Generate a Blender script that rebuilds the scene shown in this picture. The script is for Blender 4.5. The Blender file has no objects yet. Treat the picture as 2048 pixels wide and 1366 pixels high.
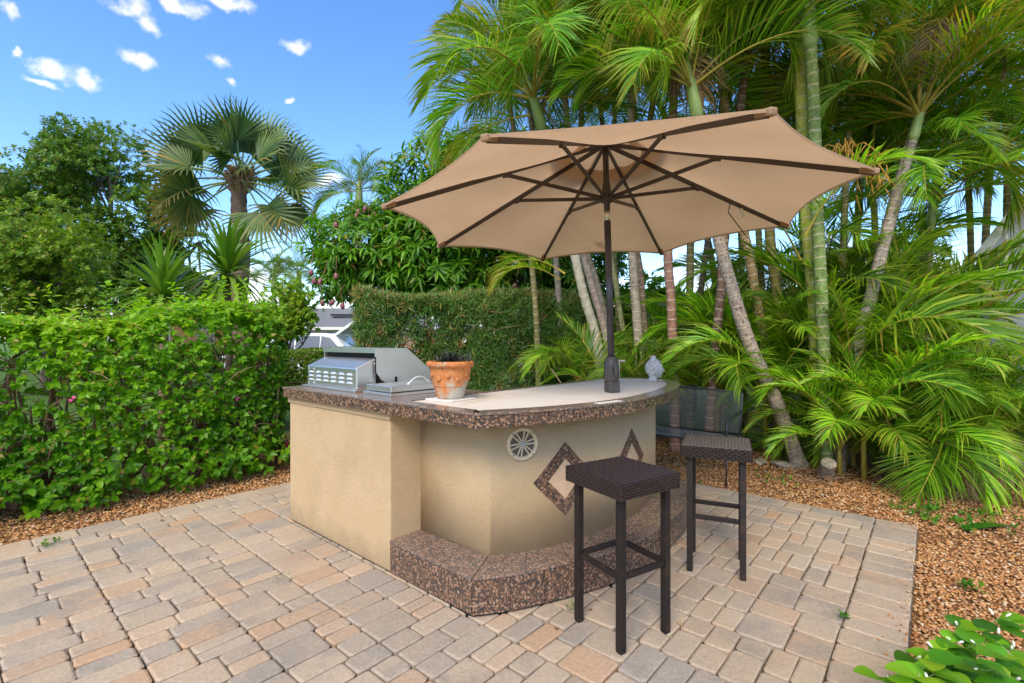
import bpy, bmesh, math, random
import numpy as np
from mathutils import Vector, Matrix

R = math.radians
SC = bpy.context.scene
COL = SC.collection
rng = np.random.default_rng(11)
random.seed(5)

# ------------------------------------------------------------------ camera
EYE = 1.45
FPX = 968.0                                  # focal length in pixels of a 2048 wide frame
cam_d = bpy.data.cameras.new('camera')
cam_d.sensor_width = 36.0
cam_d.lens = 36.0 * FPX / 2048.0
cam_d.clip_start = 0.05
cam_d.clip_end = 3000
cam = bpy.data.objects.new('camera', cam_d)
COL.objects.link(cam)
cam.location = (0, 0, EYE)
cam.rotation_euler = (R(90), 0, 0)
SC.camera = cam
SC.cycles.max_bounces = 5; SC.cycles.diffuse_bounces = 3; SC.cycles.glossy_bounces = 3; SC.cycles.transmission_bounces = 4
SC.cycles.use_adaptive_sampling = True; SC.cycles.adaptive_threshold = 0.02

# ------------------------------------------------------------------ node helpers
def nd(nt, typ, ins=None, **props):
    n = nt.nodes.new(typ)
    for k, v in props.items():
        setattr(n, k, v)
    for k, v in (ins or {}).items():
        s = n.inputs[k]
        if isinstance(v, bpy.types.NodeSocket):
            nt.links.new(v, s)
        else:
            s.default_value = v
    return n

def math_n(nt, op, a, b=0.0, c=0.0, clamp=False):
    n = nt.nodes.new('ShaderNodeMath'); n.operation = op; n.use_clamp = clamp
    for i, v in enumerate((a, b, c)):
        if isinstance(v, bpy.types.NodeSocket): nt.links.new(v, n.inputs[i])
        else: n.inputs[i].default_value = v
    return n.outputs[0]

def ramp(nt, fac, stops, interp='LINEAR'):
    n = nt.nodes.new('ShaderNodeValToRGB')
    cr = n.color_ramp; cr.interpolation = interp
    while len(cr.elements) < len(stops): cr.elements.new(0.5)
    for e, (p, c) in zip(cr.elements, stops):
        e.position = p
        e.color = (c[0], c[1], c[2], 1) if not isinstance(c, (int, float)) else (c, c, c, 1)
    if isinstance(fac, bpy.types.NodeSocket): nt.links.new(fac, n.inputs[0])
    return n.outputs[0]

def mixc(nt, fac, a, b, mode='MIX'):
    n = nt.nodes.new('ShaderNodeMix'); n.data_type = 'RGBA'; n.blend_type = mode
    for idx, v in ((0, fac), (6, a), (7, b)):
        s = n.inputs[idx]
        if isinstance(v, bpy.types.NodeSocket): nt.links.new(v, s)
        elif idx == 0: s.default_value = v
        else: s.default_value = (v[0], v[1], v[2], 1)
    return n.outputs[2]

# ------------------------------------------------------------------ world: sky with fair-weather clouds
SUN_EL, SUN_AZ = 44.0, 198.0                 # degrees; azimuth clockwise from +Y (view direction)
w = bpy.data.worlds.new('World'); SC.world = w; w.use_nodes = True
nt = w.node_tree; nt.nodes.clear()
sky = nd(nt, 'ShaderNodeTexSky', sky_type='NISHITA', sun_disc=False)
sky.sun_elevation = R(SUN_EL); sky.sun_rotation = R(SUN_AZ)
sky.altitude = 0; sky.air_density = 1.0; sky.dust_density = 0.7; sky.ozone_density = 2.2
hsv = nd(nt, 'ShaderNodeHueSaturation', {'Hue': 0.506, 'Saturation': 1.24, 'Value': 0.94, 'Color': sky.outputs[0]})
tc = nd(nt, 'ShaderNodeTexCoord')
sep = nd(nt, 'ShaderNodeSeparateXYZ', {0: tc.outputs['Generated']})
az = math_n(nt, 'ARCTAN2', sep.outputs[0], sep.outputs[1])
el = math_n(nt, 'ARCSINE', sep.outputs[2])
n1 = nd(nt, 'ShaderNodeTexNoise', {'Vector': tc.outputs['Generated'], 'Scale': 9.0, 'Detail': 6.0, 'Roughness': 0.6})
n2 = nd(nt, 'ShaderNodeTexNoise', {'Vector': tc.outputs['Generated'], 'Scale': 20.0, 'Detail': 5.0, 'Roughness': 0.55})
sepn = nd(nt, 'ShaderNodeSeparateColor', {0: n2.outputs['Color']})
azp = math_n(nt, 'ADD', az, math_n(nt, 'MULTIPLY', math_n(nt, 'SUBTRACT', sepn.outputs[0], 0.5), 0.07))
elp = math_n(nt, 'ADD', el, math_n(nt, 'MULTIPLY', math_n(nt, 'SUBTRACT', sepn.outputs[1], 0.5), 0.05))
def dirpx(x, y):                              # a direction in the sky, as azimuth and elevation
    dx, dz = (x - 1024) / FPX, (683 - y) / FPX
    return math.atan2(dx, 1.0), math.atan2(dz, math.hypot(1.0, dx))
CLOUDS = [(105, 140, 48, 17), (175, 155, 32, 20), (280, 120, 44, 20), (437, 120, 23, 15), (592, 88, 32, 18), (255, 15, 36, 18),
          (290, 42, 30, 18), (345, 5, 70, 16), (450, 8, 60, 16), (5, 8, 22, 20), (42, 115, 14, 10), (452, 157, 12, 8), (575, 199, 14, 6), (650, 362, 48, 16), (90, 165, 40, 9)]
acc = None
for (x, y, rx, ry) in CLOUDS:
    rx, ry = rx * .86, ry * .86
    a0, e0 = dirpx(x, y); a1, _ = dirpx(x + rx, y); _, e1 = dirpx(x, y - ry)
    da = math_n(nt, 'MULTIPLY', math_n(nt, 'SUBTRACT', azp, a0), 1.0 / (a1 - a0))
    de = math_n(nt, 'MULTIPLY', math_n(nt, 'SUBTRACT', elp, e0), 1.0 / (e1 - e0))
    dd = math_n(nt, 'ADD', math_n(nt, 'MULTIPLY', da, da), math_n(nt, 'MULTIPLY', de, de))
    m_ = math_n(nt, 'SUBTRACT', 1.0, math_n(nt, 'MULTIPLY', math_n(nt, 'SQRT', dd), 0.72))
    acc = m_ if acc is None else math_n(nt, 'MAXIMUM', acc, m_)
n3 = nd(nt, 'ShaderNodeTexNoise', {'Vector': tc.outputs['Generated'], 'Scale': 46.0, 'Detail': 5.0, 'Roughness': 0.6})
acc = math_n(nt, 'ADD', acc, math_n(nt, 'MULTIPLY', math_n(nt, 'SUBTRACT', n3.outputs['Fac'], 0.5), 1.1))
puffs = nd(nt, 'ShaderNodeMapRange', {0: acc, 1: 0.0, 2: 0.95, 3: 0.0, 4: 1.0}, interpolation_type='SMOOTHSTEP')
# a hazy white cloud bank along the horizon, uneven all the way round
bank = math_n(nt, 'ADD', math_n(nt, 'SUBTRACT', 0.17, el), math_n(nt, 'MULTIPLY', math_n(nt, 'SUBTRACT', n1.outputs['Fac'], 0.52), 0.75))
bank_s = nd(nt, 'ShaderNodeMapRange', {0: bank, 1: 0.0, 2: 0.14, 3: 0.0, 4: 0.93}, interpolation_type='SMOOTHSTEP')
# the thin broken cloud overhead that veils the sun
n4 = nd(nt, 'ShaderNodeTexNoise', {'Vector': tc.outputs['Generated'], 'Scale': 2.6, 'Detail': 7.0, 'Roughness': 0.6})
deck = nd(nt, 'ShaderNodeMapRange', {0: math_n(nt, 'ADD', el, math_n(nt, 'MULTIPLY', math_n(nt, 'SUBTRACT', n4.outputs['Fac'], 0.5), 1.2)), 1: 0.72, 2: 1.15, 3: 0.0, 4: 0.88}, interpolation_type='SMOOTHSTEP')
cl = math_n(nt, 'MAXIMUM', math_n(nt, 'MAXIMUM', math_n(nt, 'MULTIPLY', puffs.outputs[0], 0.93), bank_s.outputs[0]), deck.outputs[0])
cmix = mixc(nt, cl, hsv.outputs[0], ramp(nt, n2.outputs['Fac'], [(0.3, (3.1, 3.1, 3.2)), (0.6, (3.9, 3.8, 3.7))]))
bg = nd(nt, 'ShaderNodeBackground', {0: cmix, 1: 0.15})
nd(nt, 'ShaderNodeOutputWorld', {0: bg.outputs[0]})

sun_d = bpy.data.lights.new('sun', 'SUN'); sun_d.energy = 1.5; sun_d.angle = R(28); sun_d.color = (1.0, 0.88, 0.70)
sun = bpy.data.objects.new('sun', sun_d); COL.objects.link(sun)
_d = Vector((math.sin(R(SUN_AZ)) * math.cos(R(SUN_EL)), math.cos(R(SUN_AZ)) * math.cos(R(SUN_EL)), math.sin(R(SUN_EL))))
sun.rotation_euler = (-_d).to_track_quat('-Z', 'Y').to_euler(); sun.location = _d * 40

vs = SC.view_settings
vs.view_transform = 'Standard'; vs.look = 'None'; vs.exposure = 1.30; vs.gamma = 1.0; vs.use_curve_mapping = False

# ------------------------------------------------------------------ object helpers
def tag(o, label=None, cat=None, group=None, kind=None):
    if label: o['label'] = label
    if cat: o['category'] = cat
    if group: o['group'] = group
    if kind: o['kind'] = kind
    return o

def empty(name, loc, rz=0.0, label=None, cat=None, group=None):
    o = bpy.data.objects.new(name, None); COL.objects.link(o)
    o.location = loc; o.rotation_euler = (0, 0, rz); o.empty_display_size = 0.1
    return tag(o, label, cat, group)

def link(name, me, mat=None, parent=None, loc=None, rot=None, scale=None):
    o = bpy.data.objects.new(name, me); COL.objects.link(o)
    if mat is not None:
        me.materials.clear()
        for m in (mat if isinstance(mat, (list, tuple)) else [mat]): me.materials.append(m)
    if parent: o.parent = parent
    if loc is not None: o.location = loc
    if rot is not None: o.rotation_euler = rot
    if scale is not None: o.scale = (scale,) * 3 if isinstance(scale, (int, float)) else scale
    return o

def bevel(o, wdt, seg=2):
    m = o.modifiers.new('bevel', 'BEVEL'); m.width = wdt; m.segments = seg; m.limit_method = 'ANGLE'; m.angle_limit = R(35)
    return o

def np_mesh(name, V, F, attrs=None, midx=None, smooth=False):
    V = np.asarray(V, np.float32); F = np.asarray(F, np.int32)
    me = bpy.data.meshes.new(name)
    me.vertices.add(len(V)); me.vertices.foreach_set('co', V.ravel())
    me.loops.add(F.size); me.loops.foreach_set('vertex_index', F.ravel())
    me.polygons.add(len(F)); me.polygons.foreach_set('loop_start', np.arange(len(F), dtype=np.int32) * F.shape[1])
    if midx is not None: me.polygons.foreach_set('material_index', np.asarray(midx, np.int32))
    if smooth: me.polygons.foreach_set('use_smooth', np.ones(len(F), bool))
    me.update(calc_edges=True)
    for k, a in (attrs or {}).items():
        at = me.attributes.new(k, 'FLOAT', 'POINT'); at.data.foreach_set('value', np.asarray(a, np.float32))
    return me

class MB:
    """collects shapes for one mesh"""
    def __init__(s): s.v = []; s.f = []; s.sm = []
    def add(s, vs_, fs, smooth=False):
        b = len(s.v); s.v += [tuple(p) for p in vs_]
        for f in fs: s.f.append([b + i for i in f]); s.sm.append(smooth)
        return s
    def box(s, x0, x1, y0, y1, z0, z1):
        return s.add([(x0, y0, z0), (x1, y0, z0), (x1, y1, z0), (x0, y1, z0), (x0, y0, z1), (x1, y0, z1), (x1, y1, z1), (x0, y1, z1)],
                     [(0, 3, 2, 1), (4, 5, 6, 7), (0, 1, 5, 4), (1, 2, 6, 5), (2, 3, 7, 6), (3, 0, 4, 7)])
    def prism(s, poly, z0, z1, smooth=False):
        n = len(poly)
        s.add([(p[0], p[1], z0) for p in poly] + [(p[0], p[1], z1) for p in poly],
              [tuple(range(n - 1, -1, -1)), tuple(range(n, 2 * n))])
        b = len(s.v) - 2 * n
        for i in range(n):
            j = (i + 1) % n
            s.f.append([b + i, b + j, b + n + j, b + n + i]); s.sm.append(smooth)
        return s
    def tube(s, path, rad, n=8, cap=True, smooth=True):
        P = [Vector(p) for p in path]; m = len(P)
        rad = list(rad) if isinstance(rad, (list, tuple, np.ndarray)) else [rad] * m
        ref = None; vs_ = []; fs = []
        for i in range(m):
            t = (P[min(i + 1, m - 1)] - P[max(i - 1, 0)]).normalized()
            if ref is None: ref = t.orthogonal().normalized()
            ref = (ref - t * ref.dot(t)).normalized(); b2 = t.cross(ref)
            for k in range(n):
                a = 2 * math.pi * k / n
                vs_.append(P[i] + (ref * math.cos(a) + b2 * math.sin(a)) * rad[i])
        for i in range(m - 1):
            for k in range(n):
                k2 = (k + 1) % n
                fs.append((i * n + k, i * n + k2, (i + 1) * n + k2, (i + 1) * n + k))
        s.add(vs_, fs, smooth)
        if cap:
            b = len(s.v) - m * n
            s.f.append([b + k for k in range(n - 1, -1, -1)]); s.sm.append(False)
            s.f.append([b + (m - 1) * n + k for k in range(n)]); s.sm.append(False)
        return s
    def bar(s, a, b, w_, h_, up=(0, 0, 1)):
        a, b = Vector(a), Vector(b); t = (b - a).normalized(); side = t.cross(Vector(up)).normalized(); u2 = side.cross(t)
        vs_ = [p + side * (sx * w_ / 2) + u2 * (sy * h_ / 2) for p in (a, b) for sx, sy in ((-1, -1), (1, -1), (1, 1), (-1, 1))]
        return s.add(vs_, [(3, 2, 1, 0), (4, 5, 6, 7), (0, 1, 5, 4), (1, 2, 6, 5), (2, 3, 7, 6), (3, 0, 4, 7)])
    def lathe(s, prof, n=24, c=(0, 0), smooth=True):
        vs_ = []; fs = []; m = len(prof)
        for (r, z) in prof:
            for k in range(n):
                a = 2 * math.pi * k / n; vs_.append((c[0] + r * math.cos(a), c[1] + r * math.sin(a), z))
        for i in range(m - 1):
            for k in range(n):
                k2 = (k + 1) % n; fs.append((i * n + k, i * n + k2, (i + 1) * n + k2, (i + 1) * n + k))
        s.add(vs_, fs, smooth)
        b = len(s.v) - m * n
        if prof[0][0] > 1e-6: s.f.append([b + k for k in range(n - 1, -1, -1)]); s.sm.append(False)
        if prof[-1][0] > 1e-6: s.f.append([b + (m - 1) * n + k for k in range(n)]); s.sm.append(False)
        return s
    def mesh(s, name):
        me = bpy.data.meshes.new(name); me.from_pydata(s.v, [], s.f)
        me.polygons.foreach_set('use_smooth', s.sm); me.update(); return me
    def build(s, name, mat, parent=None, loc=None, rot=None, bev=0.0, scale=None):
        o = link(name, s.mesh(name), mat, parent, loc, rot, scale)
        if bev: bevel(o, bev)
        return o

def spline(pts, n=8, closed=False):
    P = [Vector((*p, 0)) if len(p) == 2 else Vector(p) for p in pts]; out = []
    m = len(P)
    for i in range(m - 1):
        p0, p1, p2, p3 = P[max(i - 1, 0)], P[i], P[i + 1], P[min(i + 2, m - 1)]
        for k in range(n):
            t = k / n
            out.append(0.5 * ((2 * p1) + (p2 - p0) * t + (2 * p0 - 5 * p1 + 4 * p2 - p3) * t * t + (3 * p1 - p0 - 3 * p2 + p3) * t ** 3))
    out.append(P[-1])
    return out

def ground(px, py, z=0.0):
    Y = FPX * (EYE - z) / (py - 683); return Vector(((px - 1024) * Y / FPX, Y, z))
def at(px, py, Y):
    return Vector(((px - 1024) * Y / FPX, Y, EYE + (683 - py) * Y / FPX))

# frame of the patio and the bar: u runs along the counter away from the camera, v to the left of it
ANG = R(49.0)
O0 = Vector((-0.207, 2.534, 0))
UX, VX = Vector((math.cos(ANG), math.sin(ANG), 0)), Vector((-math.sin(ANG), math.cos(ANG), 0))
def uv(u, v, z=0.0): return O0 + UX * u + VX * v + Vector((0, 0, z))
def to_uv(p):
    d = Vector((p[0], p[1], 0)) - O0; return d.dot(UX), d.dot(VX)

# ------------------------------------------------------------------ materials
def newmat(name):
    m = bpy.data.materials.new(name); m.use_nodes = True; m.node_tree.nodes.clear(); return m, m.node_tree
def finish(nt_, sh): nd(nt_, 'ShaderNodeOutputMaterial', {0: sh})
def bump(nt_, h, strength=0.3, dist=0.01):
    return nd(nt_, 'ShaderNodeBump', {'Height': h, 'Strength': strength, 'Distance': dist}).outputs[0]
def pbsdf(nt_, color, rough=0.6, metal=0.0, normal=None, spec=0.4, **kw):
    ins = {'Roughness': rough, 'Metallic': metal, 'Specular IOR Level': spec}
    ins['Base Color'] = color if isinstance(color, bpy.types.NodeSocket) else (*color, 1)
    if normal is not None: ins['Normal'] = normal
    ins.update(kw)
    return nd(nt_, 'ShaderNodeBsdfPrincipled', ins).outputs[0]
def objco(nt_): return nd(nt_, 'ShaderNodeTexCoord').outputs['Object']
def noise(nt_, vec, scale, detail=4.0, rough=0.55, out='Fac'):
    return nd(nt_, 'ShaderNodeTexNoise', {'Vector': vec, 'Scale': scale, 'Detail': detail, 'Roughness': rough}).outputs[out]
def attr(nt_, name): return nd(nt_, 'ShaderNodeAttribute', attribute_name=name).outputs['Fac']

def plain(name, col, rough=0.5, metal=0.0, vary=0.15, scale=20, spec=0.4, bmp=0.0, bscale=200):
    m, t = newmat(name); co = objco(t)
    n = noise(t, co, scale)
    c = ramp(t, n, [(0.3, [x * (1 - vary) for x in col]), (0.7, [min(1, x * (1 + vary)) for x in col])])
    nrm = bump(t, noise(t, co, bscale), bmp, 0.004) if bmp else None
    finish(t, pbsdf(t, c, rough, metal, nrm, spec)); return m

def leafmat(name, stops, trans=0.32, rough=0.42, tip=None, trans_gain=1.5):
    """stops: colour ramp over the per-leaf random value; object colour multiplies; alpha = how far the tips have yellowed"""
    m, t = newmat(name)
    r = attr(t, 'rnd'); oi = nd(t, 'ShaderNodeObjectInfo')
    c = ramp(t, r, stops)
    c = mixc(t, 1.0, c, oi.outputs['Color'], 'MULTIPLY')
    c = mixc(t, ramp(t, math_n(t, 'FRACT', math_n(t, 'MULTIPLY', r, 53.7)), [(0.945, 0.0), (0.955, 0.8)]), c, (0.34, 0.23, 0.045))      # old leaves
    if tip:
        tt = attr(t, 'tt')
        k = math_n(t, 'MULTIPLY', math_n(t, 'POWER', tt, 2.2), oi.outputs['Alpha'])
        k = math_n(t, 'MULTIPLY', k, math_n(t, 'ADD', 0.35, math_n(t, 'MULTIPLY', r, 1.1)), clamp=True)
        c = mixc(t, k, c, tip)
    p = pbsdf(t, c, rough, 0, None, 0.35)
    tr = nd(t, 'ShaderNodeBsdfTranslucent', {0: mixc(t, 1.0, c, (trans_gain, trans_gain * 1.1, trans_gain * 0.5), 'MULTIPLY')}).outputs[0]
    mx = nd(t, 'ShaderNodeMixShader', {0: trans, 1: p, 2: tr}).outputs[0]
    finish(t, mx); return m

M = {}
# stucco
m, t = newmat('stucco'); co = objco(t)
c = ramp(t, noise(t, co, 3.0, 5), [(0.3, (0.65, 0.465, 0.265)), (0.7, (0.72, 0.525, 0.315))])
h = math_n(t, 'ADD', noise(t, co, 130, 3, 0.6), math_n(t, 'MULTIPLY', noise(t, co, 420, 2), 0.5))
c = mixc(t, 0.30, c, ramp(t, noise(t, co, 160, 2), [(0.35, (0.40, 0.27, 0.13)), (0.65, (0.70, 0.52, 0.30))]))
zz = nd(t, 'ShaderNodeSeparateXYZ', {0: co}).outputs[2]
stn = math_n(t, 'MULTIPLY', ramp(t, noise(t, nd(t, 'ShaderNodeMapping', {'Vector': co, 'Scale': (1.3, 1.3, 1.0)}).outputs[0], 2.2, 7, 0.68), [(0.48, 0.0), (0.75, 0.30)]), 1.0)
c = mixc(t, stn, c, (0.34, 0.235, 0.125))
spl = ramp(t, math_n(t, 'ADD', zz, math_n(t, 'MULTIPLY', noise(t, co, 7, 5, 0.7), 0.30)), [(0.16, 0.60), (0.34, 0.0)])
c = mixc(t, spl, c, (0.30, 0.22, 0.135))
finish(t, pbsdf(t, c, 0.92, 0, bump(t, h, 1.0, 0.010), 0.15)); M['stucco'] = m
# baltic-brown granite
def granite(name, sky_sheen=0.0):
    m, t = newmat(name)
    geo = nd(t, 'ShaderNodeNewGeometry').outputs['Position']
    wob = nd(t, 'ShaderNodeVectorMath', {0: geo, 1: nd(t, 'ShaderNodeVectorMath', {0: noise(t, geo, 38, 4, 0.7, 'Color'), 'Scale': 0.034}, operation='SCALE').outputs[0]}, operation='ADD').outputs[0]
    v = nd(t, 'ShaderNodeTexVoronoi', {'Vector': wob, 'Scale': 66.0, 'Randomness': 1.0}, feature='SMOOTH_F1')
    v.inputs['Smoothness'].default_value = 0.12
    cs = nd(t, 'ShaderNodeSeparateColor', {0: v.outputs['Color']})
    orb = ramp(t, cs.outputs[0], [(0.0, (0.11, 0.06, 0.042)), (0.3, (0.23, 0.115, 0.065)), (0.65, (0.35, 0.19, 0.115)), (1.0, (0.42, 0.28, 0.19))])
    gr = noise(t, geo, 380, 3, 0.7)
    mat_c = ramp(t, gr, [(0.38, (0.012, 0.010, 0.010)), (0.54, (0.055, 0.047, 0.043)), (0.72, (0.27, 0.22, 0.18))])
    msk = ramp(t, v.outputs['Distance'], [(0.39, 0.0), (0.57, 1.0)])
    c = mixc(t, msk, orb, mat_c)
    c = mixc(t, ramp(t, noise(t, geo, 9, 4, 0.6), [(0.35, 0.0), (0.7, 0.4)]), c, ramp(t, noise(t, geo, 150, 3, 0.75), [(0.40, (0.012, 0.010, 0.010)), (0.54, (0.16, 0.085, 0.055)), (0.68, (0.38, 0.24, 0.17))]))
    c = mixc(t, ramp(t, noise(t, geo, 210, 2, 0.6), [(0.62, 0.0), (0.70, 0.6)]), c, (0.03, 0.025, 0.025))
    if sky_sheen: c = mixc(t, ramp(t, noise(t, geo, 14, 4, 0.65), [(0.3, sky_sheen * .6), (0.7, min(1, sky_sheen * 1.4))]), c, (0.50, 0.41, 0.35))  # pale sky reflection painted into the colour of the upward-facing tiles
    rr = ramp(t, noise(t, geo, 60, 3), [(0.3, 0.12), (0.7, 0.26)])
    finish(t, pbsdf(t, c, rr, 0, bump(t, gr, 0.06, 0.002), 0.5)); return m
M['granite'] = granite('granite'); M['granite_top'] = granite('granite_top_sheen', 0.15)
M['grout'] = plain('grout', (0.42, 0.31, 0.22), 0.9)
M['pale_tile'] = plain('pale_tile', (0.74, 0.70, 0.64), 0.4, vary=0.1, scale=40)
# cream stone top
m, t = newmat('cream_stone'); co = objco(t)
c = ramp(t, noise(t, co, 2.4, 6, 0.6), [(0.3, (0.64, 0.56, 0.45)), (0.55, (0.76, 0.69, 0.58)), (0.8, (0.80, 0.75, 0.66))])
c = mixc(t, ramp(t, noise(t, co, 6.0, 5, 0.65), [(0.60, 0.0), (0.78, 0.35)]), c, (0.40, 0.34, 0.27))
finish(t, pbsdf(t, c, 0.42, 0, bump(t, noise(t, co, 150), 0.05, 0.003), 0.4)); M['cream'] = m
# pavers
def paver_mat(name, rnd_from_attr):
    m, t = newmat(name)
    geo = nd(t, 'ShaderNodeNewGeometry').outputs['Position']
    rnd = attr(t, 'rnd') if rnd_from_attr else nd(t, 'ShaderNodeObjectInfo').outputs['Random']
    off = nd(t, 'ShaderNodeVectorMath', {0: geo, 1: nd(t, 'ShaderNodeCombineXYZ', {2: math_n(t, 'MULTIPLY', rnd, 37.0)}).outputs[0]}, operation='ADD').outputs[0]
    base = ramp(t, rnd, [(0.0, (0.25, 0.205, 0.155)), (0.10, (0.35, 0.28, 0.205)), (0.30, (0.45, 0.335, 0.225)), (0.52, (0.40, 0.325, 0.24)), (0.68, (0.49, 0.37, 0.25)), (0.82, (0.49, 0.29, 0.145)), (0.92, (0.31, 0.265, 0.215)), (1.0, (0.51, 0.405, 0.285))])
    blush = ramp(t, noise(t, off, 5.0, 4, 0.6), [(0.40, 0.0), (0.66, 0.80)])
    alt = ramp(t, math_n(t, 'FRACT', math_n(t, 'MULTIPLY', rnd, 7.31)), [(0.0, (0.52, 0.27, 0.12)), (0.30, (0.54, 0.40, 0.26)), (0.60, (0.50, 0.36, 0.22)), (0.72, (0.26, 0.23, 0.195)), (1.0, (0.22, 0.195, 0.165))])
    c = mixc(t, blush, base, alt)
    c = mixc(t, 0.35, c, ramp(t, noise(t, geo, 55, 4, 0.7), [(0.3, (0.16, 0.135, 0.11)), (0.7, (0.50, 0.43, 0.35))]))
    sp = ramp(t, noise(t, geo, 330, 2, 0.6), [(0.66, 0.0), (0.72, 0.8)])
    c = mixc(t, sp, c, (0.66, 0.60, 0.52))
    c = mixc(t, ramp(t, noise(t, geo, 260, 2, 0.6), [(0.27, 0.65), (0.34, 0.0)]), c, (0.10, 0.085, 0.07))
    st = ramp(t, noise(t, geo, 1.1, 5, 0.6), [(0.50, 0.0), (0.75, 0.40)])
    c = mixc(t, st, c, (0.20, 0.165, 0.13))
    h = math_n(t, 'ADD', noise(t, geo, 170, 4, 0.65), math_n(t, 'MULTIPLY', noise(t, geo, 22, 3), 1.2))
    finish(t, pbsdf(t, c, 0.85, 0, bump(t, h, 0.45, 0.006), 0.25)); return m
M['paver'] = paver_mat('paver', False); M['paver_j'] = paver_mat('paver_far', True)
M['sand'] = plain('joint_sand', (0.095, 0.072, 0.050), 0.95, vary=0.4, scale=60)
M['soil'] = None
m, t = newmat('gravel_soil'); geo = nd(t, 'ShaderNodeNewGeometry').outputs['Position']
c = ramp(t, noise(t, geo, 60, 5, 0.7), [(0.3, (0.09, 0.04, 0.016)), (0.5, (0.26, 0.125, 0.045)), (0.7, (0.42, 0.24, 0.10))])
finish(t, pbsdf(t, c, 0.9, 0, bump(t, noise(t, geo, 90, 4, 0.7), 0.8, 0.02), 0.2)); M['soil'] = m
m, t = newmat('pebble'); r_ = attr(t, 'rnd')
c = ramp(t, r_, [(0.0, (0.10, 0.04, 0.018)), (0.2, (0.28, 0.095, 0.028)), (0.42, (0.47, 0.18, 0.045)), (0.66, (0.56, 0.27, 0.08)), (0.86, (0.60, 0.41, 0.21)), (0.96, (0.66, 0.55, 0.40)), (1.0, (0.72, 0.66, 0.56))])
geo = nd(t, 'ShaderNodeNewGeometry').outputs['Position']
c = mixc(t, 0.3, c, ramp(t, noise(t, geo, 240, 3), [(0.35, (0.16, 0.07, 0.03)), (0.65, (0.60, 0.40, 0.20))]))
finish(t, pbsdf(t, c, 0.6, 0, None, 0.4)); M['pebble'] = m
m, t = newmat('lawn'); geo = nd(t, 'ShaderNodeNewGeometry').outputs['Position']
c = ramp(t, noise(t, geo, 3.0, 8, 0.75), [(0.3, (0.035, 0.075, 0.012)), (0.55, (0.10, 0.19, 0.025)), (0.75, (0.17, 0.25, 0.05))])
finish(t, pbsdf(t, c, 0.9, 0, bump(t, noise(t, geo, 40, 6, 0.8), 1.0, 0.05), 0.2)); M['lawn'] = m
# metals etc.
m, t = newmat('stainless'); co = objco(t)
mp = nd(t, 'ShaderNodeMapping', {'Vector': co, 'Scale': (4, 4, 260)}).outputs[0]
rr = ramp(t, noise(t, mp, 6, 3), [(0.3, 0.34), (0.7, 0.42)])
c = ramp(t, noise(t, co, 5, 3), [(0.3, (0.74, 0.70, 0.65)), (0.7, (0.82, 0.79, 0.74))])
finish(t, pbsdf(t, c, rr, 1.0, bump(t, noise(t, mp, 6, 3), 0.012, 0.001))); M['steel'] = m
M['steel_light'] = plain('bright_steel', (0.80, 0.80, 0.78), 0.35, 0.6)
M['black'] = plain('black_void', (0.006, 0.006, 0.006), 0.7)
M['rubber'] = plain('black_rubber', (0.015, 0.015, 0.016), 0.5)
M['wicker'] = plain('brown_wicker', (0.026, 0.016, 0.014), 0.45, vary=0.5, scale=90, spec=0.45)
M['wicker_core'] = plain('wicker_core', (0.010, 0.007, 0.006), 0.7)
M['bronze'] = plain('bronze_paint', (0.050, 0.034, 0.028), 0.42, 0.0, spec=0.5)
M['pole'] = plain('umbrella_pole', (0.062, 0.055, 0.056), 0.35, 0.2, spec=0.5)
M['housing'] = plain('grey_brown_plastic', (0.066, 0.056, 0.050), 0.42)
m, t = newmat('canvas'); co = objco(t)
n_ = noise(t, co, 1.6, 5, 0.6)
c = ramp(t, n_, [(0.3, (0.47, 0.315, 0.195)), (0.7, (0.55, 0.385, 0.25))])
wv = nd(t, 'ShaderNodeTexNoise', {'Vector': nd(t, 'ShaderNodeMapping', {'Vector': co, 'Scale': (1, 1, 1)}).outputs[0], 'Scale': 260, 'Detail': 2}).outputs['Fac']
c = mixc(t, 0.22, c, ramp(t, wv, [(0.35, (0.27, 0.165, 0.09)), (0.65, (0.62, 0.43, 0.27))]))
stn = nd(t, 'ShaderNodeTexNoise', {'Vector': co, 'Scale': 9.0, 'Detail': 6, 'Roughness': 0.7}).outputs['Fac']
loc_ = nd(t, 'ShaderNodeVectorMath', {0: co, 1: (0.17, 1.27, 1.32)}, operation='DISTANCE').outputs['Value']
k = math_n(t, 'MULTIPLY', ramp(t, stn, [(0.50, 0.0), (0.62, 0.75)]), ramp(t, loc_, [(0.03, 1.0), (0.22, 0.0)]))
c = mixc(t, k, c, (0.16, 0.085, 0.03))
p_ = pbsdf(t, c, 0.9, 0, bump(t, math_n(t, 'ADD', math_n(t, 'MULTIPLY', wv, 0.15), math_n(t, 'MULTIPLY', noise(t, co, 5.0, 4, 0.5), 1.6)), 0.35, 0.02), 0.1)
tr = nd(t, 'ShaderNodeBsdfTranslucent', {0: mixc(t, 1.0, c, (1.25, 1.2, 1.1), 'MULTIPLY')}).outputs[0]
finish(t, nd(t, 'ShaderNodeMixShader', {0: 0.42, 1: p_, 2: tr}).outputs[0]); M['canvas'] = m
m, t = newmat('terracotta'); co = objco(t)
wr = ramp(t, math_n(t, 'ADD', noise(t, co, 9, 6, 0.7), math_n(t, 'MULTIPLY', nd(t, 'ShaderNodeSeparateXYZ', {0: co}).outputs[2], -0.9)), [(0.40, 0.0), (0.52, 1.0)])
c = mixc(t, wr, ramp(t, noise(t, co, 30, 4), [(0.3, (0.44, 0.145, 0.045)), (0.7, (0.60, 0.24, 0.08))]), ramp(t, noise(t, co, 14, 5), [(0.3, (0.30, 0.29, 0.22)), (0.7, (0.46, 0.42, 0.34))]))
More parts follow.
